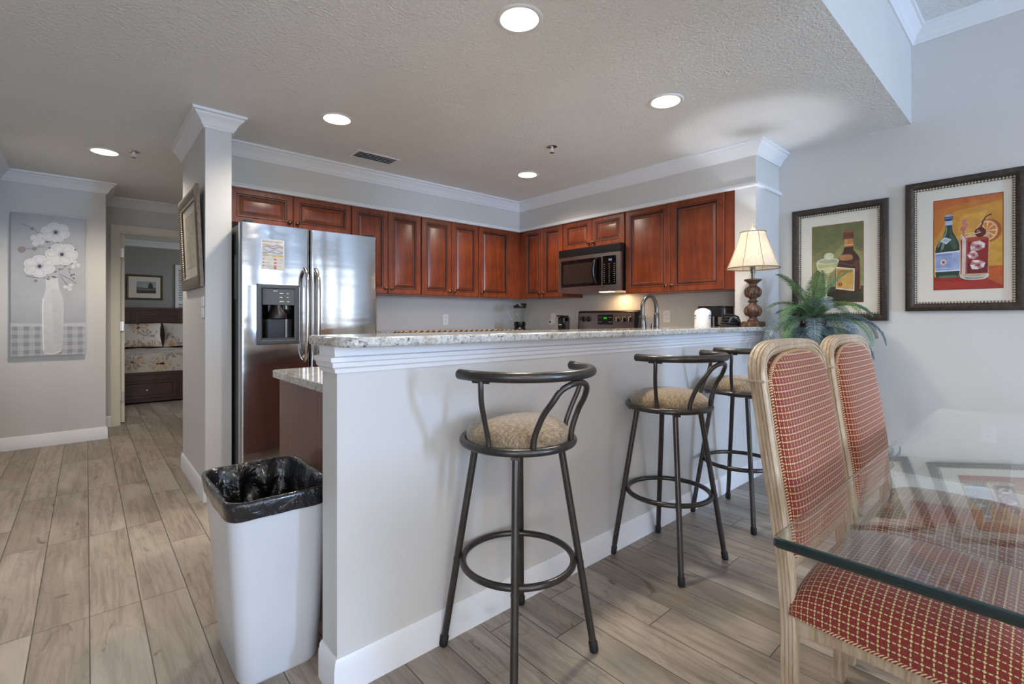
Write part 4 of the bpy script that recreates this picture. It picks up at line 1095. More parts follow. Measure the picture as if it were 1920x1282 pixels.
t = thing('woven_tray', 'rope-rimmed woven tray standing behind the left part of the bar', 'tray', (1.345, 1.86, .919))
TW, TD, TH = .305, .15, .178
rope = [[], []]
per = []
for k in range(240):
    per.append(k/240)
pr = resample(rrect(-TW, -TD, TW, TD, .06, 8), 300)
for s_ in (0, 1):
    pts = []
    for i, (x, y) in enumerate(pr):
        ph = 2*pi*i/300*52+pi*s_; a = pr[(i+1) % 300]; b_ = pr[i-1]; d_ = Vector((a[0]-b_[0], a[1]-b_[1])).normalized()
        pts.append((x+d_.y*.0038*cos(ph), y-d_.x*.0038*cos(ph), TH-.010+.0038*sin(ph)))
    MB().tube(pts, .0052, 6, True).build('rope_strand', paint((158, 122, 78) if s_ == 0 else (58, 42, 30), .8), t, smooth=60)
wb = MB(); vs = [(x, y, z) for z in (.0, TH-.01) for x, y in pr]; wb.add(vs, [(i, (i+1) % 300, 300+(i+1) % 300, 300+i) for i in range(300)]+[tuple(range(300))])
wb.build('woven_side', simple('wicker', (150, 112, 70), .85, var=.25, vs=60, bump=.7, bs=70), t, solid=.005)

t = thing('blender', 'glass blender jar with black lid in the kitchen corner', 'blender', (3.60, 3.93, .916))
MB().lathe([(.085, 0), (.088, .02), (.075, .10), (.060, .145), (.055, .15)], n=32).build('motor_base', M['black'], t, smooth=40)
MB().lathe([(.052, .15), (.066, .152), (.066, .20), (.060, .205)], n=32).build('jar_collar', M['blackgloss'], t, smooth=40)
MB().lathe([(.055, .205), (.062, .26), (.068, .36)], n=36, cap=False).build('glass_jar', M['jar'], t, smooth=50)
MB().lathe([(.070, .355), (.072, .36), (.072, .385), (.045, .387), (.04, .40), (.0, .402)], n=32).build('lid', M['black'], t, smooth=40)
MB().box(.03, -.012, .385, .095, .012, .41).build('pour_spout', M['black'], t, bevel=.006)
MB().tube(smooth_path([(-.05, .045, .375), (-.09, .08, .365), (-.095, .085, .31), (-.07, .06, .24), (-.05, .04, .22)], 6), .008, 10).build('handle', M['jar'], t, smooth=60)

t = thing('can_opener', 'small black upright can opener between blender and range', 'can opener', (3.80, 3.455, .916))
MB().prism(rrect(-.055, -.05, .055, .05, .03), 0, .255).build('body', M['blackgloss'], t, bevel=.012, seg=3)
MB().prism(rrect(-.085, -.03, -.03, .03, .01), .258, .275).box(-.03, -.03, .25, .045, .03, .272).build('lever', M['black'], t, bevel=.004)
MB().box(-.0565, -.02, .17, -.0548, .02, .18).build('mark', M['bead'], t)

# ------------------------------------------------------------------ palm on its iron stand
FXc, FYc = 3.735, 1.095
t = thing('plant_stand', 'black wrought iron plant stand behind the dining chairs, by the pier', 'plant stand', (FXc, FYc, 0))
rg = lambda r_, z, n=48: [(r_*cos(2*pi*k/n), r_*sin(2*pi*k/n), z) for k in range(n)]
MB().tube(rg(.165, .60), .008, 10, True).tube(rg(.12, .60), .005, 8, True).tube([(-.165, 0, .6), (.165, 0, .6)], .005, 8).tube([(0, -.165, .6), (0, .165, .6)], .005, 8).build('top_ring', M['iron'], t, smooth=60)
MB().lathe([(.158, .6065), (.158, .611), (0, .611)], n=40).build('stand_plate', M['iron'], t)
MB().tube(rg(.150, .14), .005, 8, True).build('lower_ring', M['iron'], t, smooth=60)
for k in range(3):
    a = R(-30+120*k); c_, s_ = cos(a), sin(a)
    MB().tube(smooth_path([(.165*c_, .165*s_, .60), (.172*c_, .172*s_, .5), (.150*c_, .150*s_, .3), (.152*c_, .152*s_, .12), (.175*c_, .175*s_, .012)], 6), .007, 10).lathe([(.012, 0), (.013, .006), (.009, .014), (0, .016)], (.175*c_, .175*s_, 0), 14).build('leg', M['iron'], t, smooth=60)
t = thing('potted_palm', 'artificial sago palm with green fronds, some painted with blue-grey window sheen, in front of the smaller picture', 'plant', (FXc, FYc, .6125))
MB().lathe([(.095, 0), (.118, .03), (.132, .11), (.128, .17), (.122, .20), (.134, .205), (.134, .222), (.12, .222), (.112, .19), (0, .188)], n=40).build('pot', M['pot'], t, smooth=40)
tk = MB().lathe([(.055, .185), (.062, .24), (.058, .32), (.066, .40), (.06, .48), (.045, .54), (.0, .56)], n=24)
rnd = random.Random(3)
for k in range(90):
    a = rnd.random()*2*pi; z = .2+rnd.random()*.33; l = .04+rnd.random()*.05
    tk.tube(smooth_path([(.055*cos(a), .055*sin(a), z), (.075*cos(a+.2), .075*sin(a+.2), z+l*.5), (.07*cos(a+.35), .07*sin(a+.35), z+l)], 3), [.006]*3+[.004]*3+[.0015], 5)
tk.build('trunk', M['trunk'], t, smooth=60)
def frond(az, el, L, droop, mk, zb=.47, seed=0):
    r2 = random.Random(seed); mb = MB(); n_ = 30; P = Vector((0, 0, zb)); e = el; pts = []; st = L/n_
    d = Vector((cos(az), sin(az), 0)); sd = Vector((-sin(az), cos(az), 0))
    for i in range(n_+1):
        pts.append((P.copy(), d*cos(e)+Vector((0, 0, 1))*sin(e)))
        P = P+(d*cos(e)+Vector((0, 0, 1))*sin(e))*st; e -= droop/n_*(.5+i/n_)
    mb.tube([p for p, _ in pts], [.0042*(1-.8*i/n_)+.0008 for i in range(n_+1)], 6)
    m_ = int(L/.0092)
    for q_ in range(int(m_*.14), m_+1):
        k = q_/m_; fi = min(n_-1e-4, k*n_); i = int(fi); p0 = pts[i][0].lerp(pts[i+1][0], fi-i); tv = pts[i][1]
        up = sd.cross(tv)*-1
        ll = .086*(sin(pi*min(1, .20+.74*k))**.7)*(.9+.2*r2.random())
        for s_ in (-1, 1):
            fwd = .34+.42*k+.10*r2.random(); v = (sd*s_*1.0+tv*fwd+up*(.30-.2*k+.12*r2.random())).normalized()
            w_ = tv*.0031; mid = p0+v*ll*.5+up*.005; tip = p0+v*ll*.97-up*ll*.22
            mb.add([p0-w_*.7, p0+w_*.7, mid+w_, mid-w_, tip], [(0, 1, 2, 3), (3, 2, 4)])
    return mb
k = 0
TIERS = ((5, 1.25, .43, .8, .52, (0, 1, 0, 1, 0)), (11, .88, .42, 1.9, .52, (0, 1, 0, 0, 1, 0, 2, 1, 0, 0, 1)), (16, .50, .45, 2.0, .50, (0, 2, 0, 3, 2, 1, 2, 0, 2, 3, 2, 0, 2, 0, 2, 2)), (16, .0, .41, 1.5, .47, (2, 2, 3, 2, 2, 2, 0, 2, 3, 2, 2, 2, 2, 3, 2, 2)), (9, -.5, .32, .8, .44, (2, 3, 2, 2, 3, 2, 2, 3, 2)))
for tier, (cnt, el, L, dr_, zb, mats) in enumerate(TIERS):
    for i in range(cnt):
        az = 2*pi*(i+.37*tier+rnd.uniform(-.18, .18))/cnt
        wx, wy = cos(az), sin(az)
        reach = min((XR-.075-FXc)/wx if wx > .05 else 9, (YB-.04-FYc)/wy if wy > .05 else 9)
        if tier >= 1 and wy > .3: reach = min(reach, .20/wy)
        l_ = L*rnd.uniform(.9, 1.08); horiz = l_*(.5, .72, .82, .86, .8)[tier]+.04
        if horiz > reach: l_ *= max(.4, reach/horiz)
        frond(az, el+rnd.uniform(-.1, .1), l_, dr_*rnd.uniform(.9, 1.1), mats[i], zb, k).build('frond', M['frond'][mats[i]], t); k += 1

# ------------------------------------------------------------------ pictures
def beads(mb, W, H, ins, y, r, pitch):
    for (x0, z0, x1, z1) in ((ins, ins, W-ins, ins), (W-ins, ins, W-ins, H-ins), (W-ins, H-ins, ins, H-ins), (ins, H-ins, ins, ins)):
        L = math.hypot(x1-x0, z1-z0); n_ = int(L/pitch)
        for i in range(n_):
            x = x0+(x1-x0)*i/n_; z = z0+(z1-z0)*i/n_
            mb.add([(x-r, y, z), (x+r, y, z), (x, y, z-r), (x, y, z+r), (x, y-r, z)], [(0, 2, 4), (2, 1, 4), (1, 3, 4), (3, 0, 4)])
def framed(label, loc, rz, W, H, fw, art_rect, frame_mat, bead=True, depth=.034, name='framed_picture', mat='mat', glass=True):
    """frame with mat board; art_rect in metres within the frame's outer rectangle; returns (thing, art placer)"""
    t = thing(name, label, 'picture', loc, rz)
    fr = MB().rings(W, H, [(0, .001), (0, depth*.72), (fw*.10, depth*.86), (fw*.28, depth), (fw*.5, depth*.97), (fw*.74, depth*.72), (fw*.80, depth*.60), (fw, depth*.50), (fw, depth*.2)], cap=False).build('frame', M[frame_mat], t, smooth=35)
    if bead:
        b_ = MB(); beads(b_, W, H, fw*.89, -depth*.60, .0076, .0150); b_.build('bead_moulding', M['bead'], fr)
    MB().box(fw*.9, -depth*.28, fw*.9, W-fw*.9, -depth*.02, H-fw*.9).build('mat_board', M[mat], t)
    ax0, az0, ax1, az1 = art_rect; aw, ah = ax1-ax0, az1-az0; y0 = -depth*.28
    lay = [0]
    art = MB(); mats = []; idx = {}
    def mi(col, rough=.75):
        k_ = (tuple(col), rough)
        if k_ not in idx: idx[k_] = len(mats); mats.append(paint(col, rough))
        return idx[k_]
    def poly(pts, col):
        lay[0] += 1; art.cur = mi(col); y = y0-.0004-.000016*lay[0]
        art.poly3([(ax0+aw*u, y, az0+ah*v) for u, v in pts])
    def ell(u, v, ru, rv, col, n=28, a0=0, a1=360):
        poly([(u+ru*cos(R(a0+(a1-a0)*i/n)), v+rv*sin(R(a0+(a1-a0)*i/n))) for i in range(n if a1-a0 >= 360 else n+1)], col)
    def line(pts, wd, col):
        P = [Vector((p[0]*aw, p[1]*ah)) for p in pts]
        L_, R_ = [], []
        for i in range(len(P)):
            d_ = (P[min(i+1, len(P)-1)]-P[max(i-1, 0)]).normalized(); nn = Vector((-d_.y, d_.x))*wd/2
            L_.append(P[i]+nn); R_.append(P[i]-nn)
        lay[0] += 1; art.cur = mi(col); y = y0-.0004-.000016*lay[0]; b_ = len(art.v)
        vs = [(ax0+p.x, y, az0+p.y) for p in L_]+[(ax0+p.x, y, az0+p.y) for p in R_]; n_ = len(P)
        art.add(vs, [(i, i+1, n_+i+1, n_+i) for i in range(n_-1)])
    def done(name_='artwork'):
        art.build(name_, mats, t)
        if glass: MB().quad((fw*.95, -depth*.40, fw*.95), (W-fw*.95, -depth*.40, fw*.95), (W-fw*.95, -depth*.40, H-fw*.95), (fw*.95, -depth*.40, H-fw*.95)).build('picture_glass', M['glazing'], t)
    return t, poly, ell, line, done
def curve(pts, n=6): return [(p.x, p.y) for p in smooth_path([(a, b, 0) for a, b in pts], n)]

# smaller picture: bottle and stemmed glass on olive
Yl, z0, W, H = 1.346, 1.139, .597, .842
t, poly, ell, line, done = framed('smaller framed picture of a brown bottle and stemmed glass on olive, behind the palm', (XR-.001, Yl, z0), q, W, H, .058, (.136, .135, .453, .703), 'frame')
poly([(-.012, -.008), (1.012, -.008), (1.012, 1.008), (-.012, 1.008)], (150, 96, 58))
poly([(0, 0), (1, 0), (1, 1), (0, 1)], (126, 126, 80))
poly([(0, .62), (.55, .80), (1, .66), (1, 1), (0, 1)], (112, 114, 72)); poly([(.3, .2), (1, .2), (1, .62), (.6, .74), (.3, .5)], (148, 148, 96)); poly([(.0, .22), (.4, .2), (.4, .46), (0, .55)], (142, 142, 92))
poly([(0, 0), (1, 0), (1, .20), (0, .20)], (74, 74, 50)); poly([(0, 0), (1, 0), (1, .10), (.4, .14), (0, .08)], (58, 58, 42))
poly(curve([(.47, .10), (.47, .40), (.50, .54), (.60, .62), (.63, .66), (.645, .70)])+curve([(.815, .70), (.82, .66), (.86, .62), (.93, .55), (.955, .42), (.955, .12)]), (74, 44, 34))
poly([(.64, .70), (.82, .70), (.812, .80), (.648, .80)], (186, 122, 74)); poly([(.64, .70), (.70, .70), (.70, .80), (.648, .80)], (206, 150, 98)); line([(.64, .725), (.82, .725)], .006, (230, 196, 140))
poly([(.615, .80), (.825, .80), (.82, .895), (.63, .90)], (110, 64, 42)); ell(.722, .897, .098, .018, (142, 90, 60)); line([(.62, .835), (.825, .835)], .004, (70, 40, 28))
poly(curve([(.53, .56), (.57, .60), (.72, .605), (.80, .585), (.80, .545), (.74, .53), (.58, .53)]), (172, 124, 84))
line(curve([(.93, .52), (.945, .4), (.945, .16)]), .007, (152, 106, 78)); line(curve([(.50, .50), (.60, .50), (.80, .46), (.88, .52)]), .008, (110, 70, 50)); poly([(.84, .50), (.90, .53), (.92, .40), (.87, .38)], (104, 66, 50))
poly([(.475, .17), (.835, .135), (.845, .42), (.485, .455)], (222, 214, 196)); poly([(.49, .185), (.815, .155), (.825, .405), (.495, .435)], (204, 164, 84)); poly([(.50, .30), (.60, .37), (.76, .37), (.80, .395), (.50, .42)], (176, 134, 62)); ell(.565, .225, .04, .025, (166, 70, 40)); ell(.565, .225, .018, .011, (206, 130, 70))
line(curve([(.52, .36), (.62, .40), (.76, .385)]), .004, (120, 86, 44))
poly(curve([(.10, .52), (.12, .44), (.22, .375), (.32, .37), (.42, .40), (.50, .46), (.545, .545)])+[(.10, .535)], (186, 184, 128)); poly(curve([(.13, .455), (.22, .39), (.32, .38), (.42, .41), (.47, .455)]), (206, 206, 160)); ell(.32, .535, .225, .042, (216, 216, 194)); ell(.32, .535, .195, .030, (176, 180, 140)); ell(.34, .60, .10, .045, (214, 218, 190))
poly([(.225, .372), (.375, .372), (.318, .28), (.300, .06), (.275, .06), (.268, .28)], (168, 170, 136)); line([(.285, .30), (.283, .07)], .007, (220, 222, 206)); ell(.285, .055, .14, .022, (196, 198, 176)); line(curve([(.09, .53), (.12, .44), (.22, .38)]), .005, (232, 234, 220))
done()

# larger picture: green bottle with blue label and iced red drink
Yl, z0, W, H = .657, 1.203, .556, .843
t, poly, ell, line, done = framed('larger framed picture of a green bottle and iced red drink on orange', (XR-.001, Yl, z0), q, W, H, .058, (.144, .137, .456, .707), 'frame')
poly([(-.012, -.008), (1.012, -.008), (1.012, 1.008), (-.012, 1.008)], (128, 60, 36))
poly([(0, 0), (1, 0), (1, 1), (0, 1)], (206, 146, 52)); poly([(0, .55), (0, 1), (1, 1), (1, .93), (.3, .86)], (196, 118, 44)); poly([(0, .9), (.5, .95), (1, .96), (1, 1), (0, 1)], (190, 102, 42)); poly([(.35, .55), (.8, .62), (.8, .84), (.4, .80)], (216, 162, 66)); poly([(.80, .22), (1, .24), (1, .55), (.82, .50)], (210, 158, 62))
poly([(0, 0), (1, 0), (1, .235), (.81, .235), (.81, .15), (0, .145)], (160, 42, 32)); poly([(.80, .10), (1, .02), (1, .235), (.81, .235)], (190, 92, 40)); poly([(0, 0), (1, 0), (.8, .10), (.3, .08), (0, .10)], (168, 50, 38))
bot = curve([(.375, .135), (.39, .20), (.392, .44), (.375, .52), (.32, .60), (.285, .66), (.28, .79)])
sil = bot+[(.175, .79)]+curve([(.172, .66), (.13, .59), (.06, .52), (.02, .44), (.02, .20), (.03, .135)])
poly([(.2+(u-.2)*1.03, v) for u, v in sil], (226, 224, 200)); poly(sil, (44, 62, 48)); poly(curve([(.30, .44), (.35, .46), (.33, .54), (.27, .62), (.25, .70), (.24, .60), (.25, .50)]), (70, 92, 72)); line(curve([(.06, .48), (.12, .56), (.185, .63), (.19, .70)]), .005, (160, 176, 150)); poly(curve([(.10, .43), (.12, .50), (.17, .57), (.15, .46)]), (120, 138, 116))
poly([(.02, .20), (.392, .20), (.392, .425), (.02, .415)], (222, 228, 240)); poly([(.024, .215), (.390, .215), (.390, .41), (.024, .40)], (150, 168, 208)); line([(.024, .235), (.390, .235)], .004, (210, 218, 236)); line([(.024, .385), (.390, .392)], .004, (110, 128, 180)); poly([(.25, .215), (.39, .215), (.39, .41), (.28, .408)], (166, 182, 216))
ell(.145, .305, .046, .032, (238, 214, 204)); poly([(.145+(.036 if k % 2 == 0 else .015)*sin(2*pi*k/10), .305+(.026 if k % 2 == 0 else .011)*cos(2*pi*k/10)) for k in range(10)], (186, 44, 40))
poly([(.09, .545), (.17, .585), (.27, .555), (.19, .505)], (206, 214, 222)); poly([(.125, .545), (.175, .565), (.235, .553), (.185, .525)], (166, 180, 198))
poly([(.172, .715), (.282, .715), (.280, .765), (.174, .765)], (176, 186, 216)); poly([(.160, .772), (.290, .772), (.292, .815), (.158, .815)], (58, 66, 84)); ell(.225, .822, .066, .013, (150, 160, 196)); line([(.165, .795), (.285, .795)], .004, (130, 142, 180))
poly(curve([(.05, .14), (.12, .155), (.30, .155), (.36, .14), (.30, .128), (.12, .128)]), (92, 116, 92))
# orange slice, glass, drink, ice
ell(.80, .615, .185, .125, (176, 88, 36)); ell(.775, .615, .165, .113, (222, 150, 78)); ell(.775, .615, .150, .102, (236, 214, 170))
for k in range(9):
    a = 40*k; poly([(.775, .615), (.775+.135*cos(R(a+5)), .615+.092*sin(R(a+5))), (.775+.138*cos(R(a+20)), .615+.094*sin(R(a+20))), (.775+.135*cos(R(a+35)), .615+.092*sin(R(a+35)))], (214, 128, 52))
poly([(.40, .13), (.80, .125), (.82, .58), (.40, .60)], (206, 176, 140)); poly([(.412, .165), (.795, .16), (.808, .53), (.408, .545)], (142, 38, 34)); ell(.608, .537, .20, .022, (178, 74, 44)); poly([(.42, .17), (.79, .165), (.80, .26), (.42, .27)], (112, 28, 30))
poly([(.42, .16), (.475, .16), (.485, .57), (.43, .575)], (228, 206, 196)); poly([(.475, .16), (.50, .16), (.51, .55), (.485, .56)], (178, 92, 84))
ell(.61, .588, .205, .020, (226, 206, 160)); ell(.61, .588, .185, .013, (196, 150, 80))
r6 = random.Random(5)
for c_, s_ in (((.645, .455), (.125, .058)), ((.585, .365), (.085, .045)), ((.645, .255), (.125, .062))):
    P_ = [(c_[0]+s_[0]*cos(a)*r6.uniform(.8, 1.1), c_[1]+s_[1]*sin(a)*r6.uniform(.8, 1.1)) for a in [2*pi*i/7+.4 for i in range(7)]]
    poly(P_, (190, 128, 130))
    for i in range(7):
        a_, b_ = P_[i], P_[(i+1) % 7]
        if i in (2, 5): continue
        k1, k2 = r6.uniform(.35, .75), r6.uniform(.35, .75)
        poly([a_, b_, (b_[0]+(c_[0]-b_[0])*k2, b_[1]+(c_[1]-b_[1])*k2), (a_[0]+(c_[0]-a_[0])*k1, a_[1]+(c_[1]-a_[1])*k1)], r6.choice([(236, 226, 226), (222, 200, 202), (242, 236, 234), (206, 160, 162)]))
    poly([(c_[0]-s_[0]*.3, c_[1]-s_[1]*.1), (c_[0]+s_[0]*.25, c_[1]+s_[1]*.2), (c_[0]+s_[0]*.3, c_[1]-s_[1]*.3)], (140, 56, 58))
poly(curve([(.40, .16), (.50, .135), (.70, .13), (.80, .155), (.80, .12), (.70, .095), (.50, .098), (.40, .125)]), (210, 210, 204)); poly(curve([(.44, .135), (.55, .118), (.70, .118), (.77, .135), (.70, .108), (.5, .108)]), (134, 108, 106))
ell(.69, .605, .082, .052, (96, 26, 30)); ell(.66, .622, .022, .014, (190, 110, 110)); line(curve([(.70, .65), (.73, .72), (.78, .77), (.85, .785)]), .007, (84, 44, 34)); line([(.52, .582), (.70, .605)], .005, (230, 206, 180))
line([(.44, .60), (.50, .53)], .006, (196, 120, 130)); ell(.445, .66, .042, .026, (196, 110, 122)); line(curve([(.47, .67), (.50, .70), (.47, .72), (.45, .745), (.48, .755), (.495, .74)]), .010, (206, 120, 132)); line([(.44, .64), (.46, .60)], .004, (170, 90, 104))
done()

# canvas of white flowers on the left wall
W, H, dp_ = .488, 1.262, .038
t = thing('canvas_painting', 'tall unframed grey canvas of white flowers in a vase on the left wall', 'picture', (-.494, 6.06, .822))
MB().box(0, -dp_, 0, W, -.001, H).build('stretched_canvas', simple('grey_canvas', (172, 174, 178), .8, var=.05, vs=5, bump=.2, bs=160), t, bevel=.003)
art = MB(); AM = []; lay = 0
def ap(pts, col):
    global lay
    lay += 1; m_ = paint(col, .8, .03)
    if m_ not in AM: AM.append(m_)
    art.cur = AM.index(m_); art.poly3([(W*min(1, max(0, u)), -dp_-.0002-.000014*lay, H*min(1, max(0, v))) for u, v in pts])
def al(pts, wd, col):
    P = [Vector((p[0]*W, p[1]*H)) for p in curve(pts, 5)] if len(pts) > 2 else [Vector((p[0]*W, p[1]*H)) for p in pts]
    A_, B_ = [], []
    for i in range(len(P)):
        d_ = (P[min(i+1, len(P)-1)]-P[max(i-1, 0)]).normalized(); nn = Vector((-d_.y, d_.x))*wd/2; A_.append(P[i]+nn); B_.append(P[i]-nn)
    for i in range(len(P)-1): ap([(p.x/W, p.y/H) for p in (A_[i], A_[i+1], B_[i+1], B_[i])], col)
def AX(x, y): return ((x-85)/560, 1-(y-310-(x-85)*.075)/1045)
ap([(0, 0), (1, 0), (1, .22), (0, .22)], (184, 186, 190))
for i in range(7):
    x0 = .02+i*.145; ap([(x0, 0), (x0+.07, 0), (x0+.07, .215), (x0, .215)], (168, 170, 174))
for j in range(4):
    z_ = .015+j*.055
    ap([(0, z_), (1, z_), (1, z_+.026), (0, z_+.026)], (172, 174, 178))
    for i in range(7):
        x0 = .02+i*.145; ap([(x0, z_), (x0+.07, z_), (x0+.07, z_+.026), (x0, z_+.026)], (146, 148, 154))
ap([(0, .21), (1, .205), (1, .235), (.5, .225), (0, .232)], (190, 192, 196))
va = [AX(x, y) for x, y in ((335, 800), (430, 800))]
vz = curve([AX(430, 800), AX(440, 880), AX(468, 960), AX(474, 1060), AX(468, 1240), AX(462, 1345)])+curve([AX(440, 1362), AX(390, 1366), AX(335, 1362)])+curve([AX(318, 1345), AX(315, 1240), AX(312, 1060), AX(314, 960), AX(338, 880), AX(335, 800)])
ap(vz, (198, 200, 202)); al([AX(322, 1335), AX(318, 1200), AX(314, 1040), AX(320, 950)], .008, (226, 228, 230)); al([AX(330, 1358), AX(390, 1366), AX(455, 1352)], .008, (228, 230, 230)); ap([AX(380, 880), AX(440, 890), AX(462, 970), AX(460, 1300), AX(400, 1300)], (192, 194, 197))
r5 = random.Random(11)
for k in range(46):
    x = r5.uniform(230, 560); y = r5.uniform(690, 800) if k > 12 else r5.uniform(520, 600); a = r5.uniform(0, 6.28); l = r5.uniform(14, 34)
    ap([AX(x, y), AX(x+l*cos(a)+6*sin(a), y+l*.5*sin(a)-6*cos(a)), AX(x+l*1.8*cos(a), y+l*.9*sin(a)), AX(x+l*cos(a)-6*sin(a), y+l*.5*sin(a)+6*cos(a))], r5.choice([(104, 106, 112), (126, 122, 124), (142, 134, 134), (88, 90, 98)]))
al([AX(165, 392), AX(240, 432), AX(300, 470)], .004, (120, 122, 128)); al([AX(140, 585), AX(240, 575), AX(330, 560)], .004, (130, 124, 126)); al([AX(190, 775), AX(280, 790), AX(350, 760)], .004, (110, 112, 118)); al([AX(440, 770), AX(520, 810), AX(575, 850)], .004, (110, 112, 118)); al([AX(450, 790), AX(490, 840), AX(505, 870)], .004, (120, 122, 126))
for (x, y, r_) in ((240, 430, 14), (165, 583, 30), (265, 815, 14), (255, 578, 18)): ap([AX(x+r_*cos(a), y+r_*.8*sin(a)) for a in [2*pi*i/10 for i in range(10)]], (140, 132, 132))
def flower(x, y, rx, ry, n_, a0=0, ctr=True):
    for i in range(n_):
        a = a0+2*pi*i/n_; cxx, cyy = x+rx*.55*cos(a), y+ry*.55*sin(a); P_ = []
        for j in range(14):
            b_ = 2*pi*j/14; lx, ly = .50*cos(b_), .43*sin(b_)*(1+.25*cos(b_))
            P_.append((cxx+rx*(lx*cos(a)-ly*sin(a)), cyy+ry*(lx*sin(a)+ly*cos(a))))
        ap([AX(*p) for p in P_], (206, 207, 210)); ap([AX(cxx+(p[0]-cxx)*.80, cyy+(p[1]-cyy)*.80) for p in P_], (198, 199, 203)); ap([AX(cxx+(p[0]-cxx)*.45+rx*.08*cos(a), cyy+(p[1]-cyy)*.45+ry*.08*sin(a)) for p in P_], (206, 207, 210))
    if ctr:
        for i in range(14):
            a = 2*pi*i/14; ap([AX(x+26*cos(a)-4, y+18*sin(a)-3), AX(x+26*cos(a)+4, y+18*sin(a)-3), AX(x+26*cos(a), y+18*sin(a)+4)], (96, 98, 112))
        ap([AX(x+17*cos(a), y+14*sin(a)) for a in [2*pi*i/14 for i in range(14)]], (92, 96, 116)); ap([AX(x+8*cos(a), y+7*sin(a)) for a in [2*pi*i/10 for i in range(10)]], (60, 62, 74))
flower(280, 512, 55, 48, 4, .5, False); flower(565, 700, 38, 34, 3, .3, False); flower(512, 872, 40, 30, 3, 1.2, False)
flower(413, 455, 108, 72, 6, .3); flower(460, 622, 122, 84, 6, .1); flower(293, 708, 118, 80, 6, .5)
art.build('painting', AM, t)

# framed sketch on the pillar side, leaning slightly off the wall
W, H = .74, .645
t, poly, ell, line, done = framed('bronze framed pale sketch leaning out from the pillar side', (PX0-.003, 4.295, 1.357), R(-90), W, H, .085, (.20, .15, .54, .495), 'goldframe', depth=.028)
t.rotation_euler = (R(2.4), 0, R(-90))
poly([(-.02, -.02), (1.02, -.02), (1.02, 1.02), (-.02, 1.02)], (168, 152, 122)); poly([(0, 0), (1, 0), (1, 1), (0, 1)], (206, 198, 176))
for k in range(9): line(curve([(.5+.25*sin(k*1.3), .1+.08*k), (.5+.3*cos(k), .2+.07*k), (.45+.2*sin(k*2.1), .25+.07*k)]), .006, (170, 160, 138))
done()

# ------------------------------------------------------------------ bedroom
BXL, BXR, BYF, BYH = -.12, 1.76, 8.20, 10.24
t = thing('bed', 'dark wooden bed with drawer and panelled headboard, through the bedroom door', 'bed', (0, BYF, 0))
fb = MB().box(BXL, 0, .02, BXR, .05, .40).box(BXL-.02, -.012, .385, BXR+.02, .06, .425)
fb.box(BXL-.02, -.008, 0, BXL+.10, .05, .39).box(BXR-.10, -.008, 0, BXR+.02, .05, .39)
fb.box(BXL, .05, .05, BXR, 2.0, .40).build('bed_base', M['bedwood'], t, bevel=.004)
def drw(x0, x1):
    d_ = MB().rings(x1-x0, .24, [(0, 0), (0, .016), (.005, .02), (.035, .02), (.042, .012), (.05, .012)]).build('drawer', M['bedwood'], t, smooth=20); d_.location = (x0, 0, .07)
    return d_
d_ = drw(.20, .945); knob(d_, .417, .112, -.010, 'drawer_knob', 'chrome', 1.0)
d_ = drw(.97, 1.66); knob(d_, .345, .112, -.010, 'drawer_knob', 'chrome', 1.0)
hbm = MB().box(BXL-.02, BYH-BYF, .0, BXR+.02, BYH-BYF+.05, 1.335).box(BXL-.05, BYH-BYF-.01, 1.30, BXR+.05, BYH-BYF+.06, 1.345)
for k in range(3):
    x = BXL+.05+k*.63; hbm.box(x, BYH-BYF-.012, .5, x+.08, BYH-BYF, 1.30)
for z in (.9, 1.0, 1.1, 1.2): hbm.box(BXL, BYH-BYF-.004, z, BXR, BYH-BYF, z+.09)
hbm.build('headboard', M['bedwood'], t, bevel=.003)
cm = MB().grid(60, 60, lambda u, v: (BXL+.02+(BXR-BXL-.04)*u, BYF+.02+(BYH-BYF-.04)*v, .426+.24*(1-abs(2*u-1)**14)*(1-abs(2*v-1)**22)**.6+.006*sin(u*31+v*9)*sin(v*23)))
tag(cm.build('comforter', M['floral'], smooth=80), 'floral comforter in cream, rust and blue spread over the bed', 'bedding')
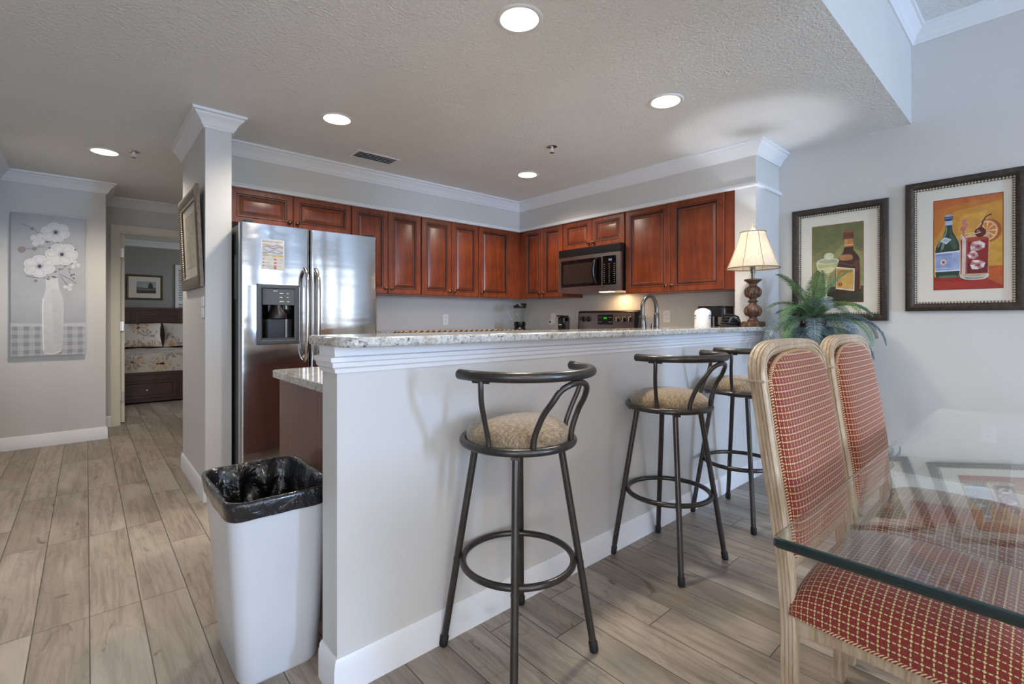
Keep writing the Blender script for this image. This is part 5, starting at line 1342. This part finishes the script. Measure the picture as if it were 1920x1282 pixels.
def pillow(label, x, y, z, w_, h_, tilt, rz):
    mb = MB()
    for s_ in (1, -1):
        mb.grid(25, 21, lambda u, v: ((u-.5)*w_*(1-.06*sin(pi*v)), s_*.085*(max(0, sin(pi*u))*max(0, sin(pi*v)))**.55, (v-.5)*h_*(1-.06*sin(pi*u))), flip=s_ > 0)
    o = mb.build('pillow', M['floral'], smooth=80); o.location = (x, y, z); o.rotation_euler = (R(tilt), 0, rz); return tag(o, label, 'pillow', 'floral pillows against the headboard')
pillow('left floral pillow in front of the dark headboard', .585, 9.98, .885, .74, .42, -20, .04)
pillow('right floral pillow at the headboard, cut off by the pillar', 1.335, 10.0, .88, .72, .42, -18, -.04)
t, poly, ell, line, done = framed('small framed landscape print on the bedroom wall above the headboard', (.505, 10.449, 1.482), 0, .510, .432, .034, (.14, .115, .41, .318), 'goldframe', bead=False, depth=.02)
poly([(0, 0), (1, 0), (1, 1), (0, 1)], (176, 176, 178)); poly([(0, 0), (1, 0), (1, .5), (.5, .42), (0, .5)], (92, 88, 84)); poly(curve([(.58, .45), (.62, .75), (.72, .92), (.82, .72), (.85, .45)]), (64, 62, 60)); poly([(0, .3), (.6, .26), (1, .34), (1, .4), (.4, .36), (0, .42)], (138, 134, 130)); poly([(0, 0), (.5, .05), (1, .02), (1, .16), (.4, .2), (0, .12)], (60, 56, 54))
done()
t = thing('window_shutter', 'white louvred shutter on the bedroom wall beside the print', 'shutter', (1.19, 10.449, .80))
sf = MB().box(0, -.03, 0, .05, 0, 1.32).box(.45, -.03, 0, .50, 0, 1.32).box(.05, -.03, 0, .45, 0, .08).box(.05, -.03, 1.24, .45, 0, 1.32).box(.05, -.03, .62, .45, 0, .69)
sf.build('shutter_frame', M['trim'], t, bevel=.002)
for k in range(26):
    z = .105+k*.0435
    if .60 < z < .70: continue
    MB().add([(.05, -.026, z-.012), (.45, -.026, z-.012), (.45, -.004, z+.012), (.05, -.004, z+.012)], [(0, 1, 2, 3)]).build('slat', M['trim'], t, solid=.006)
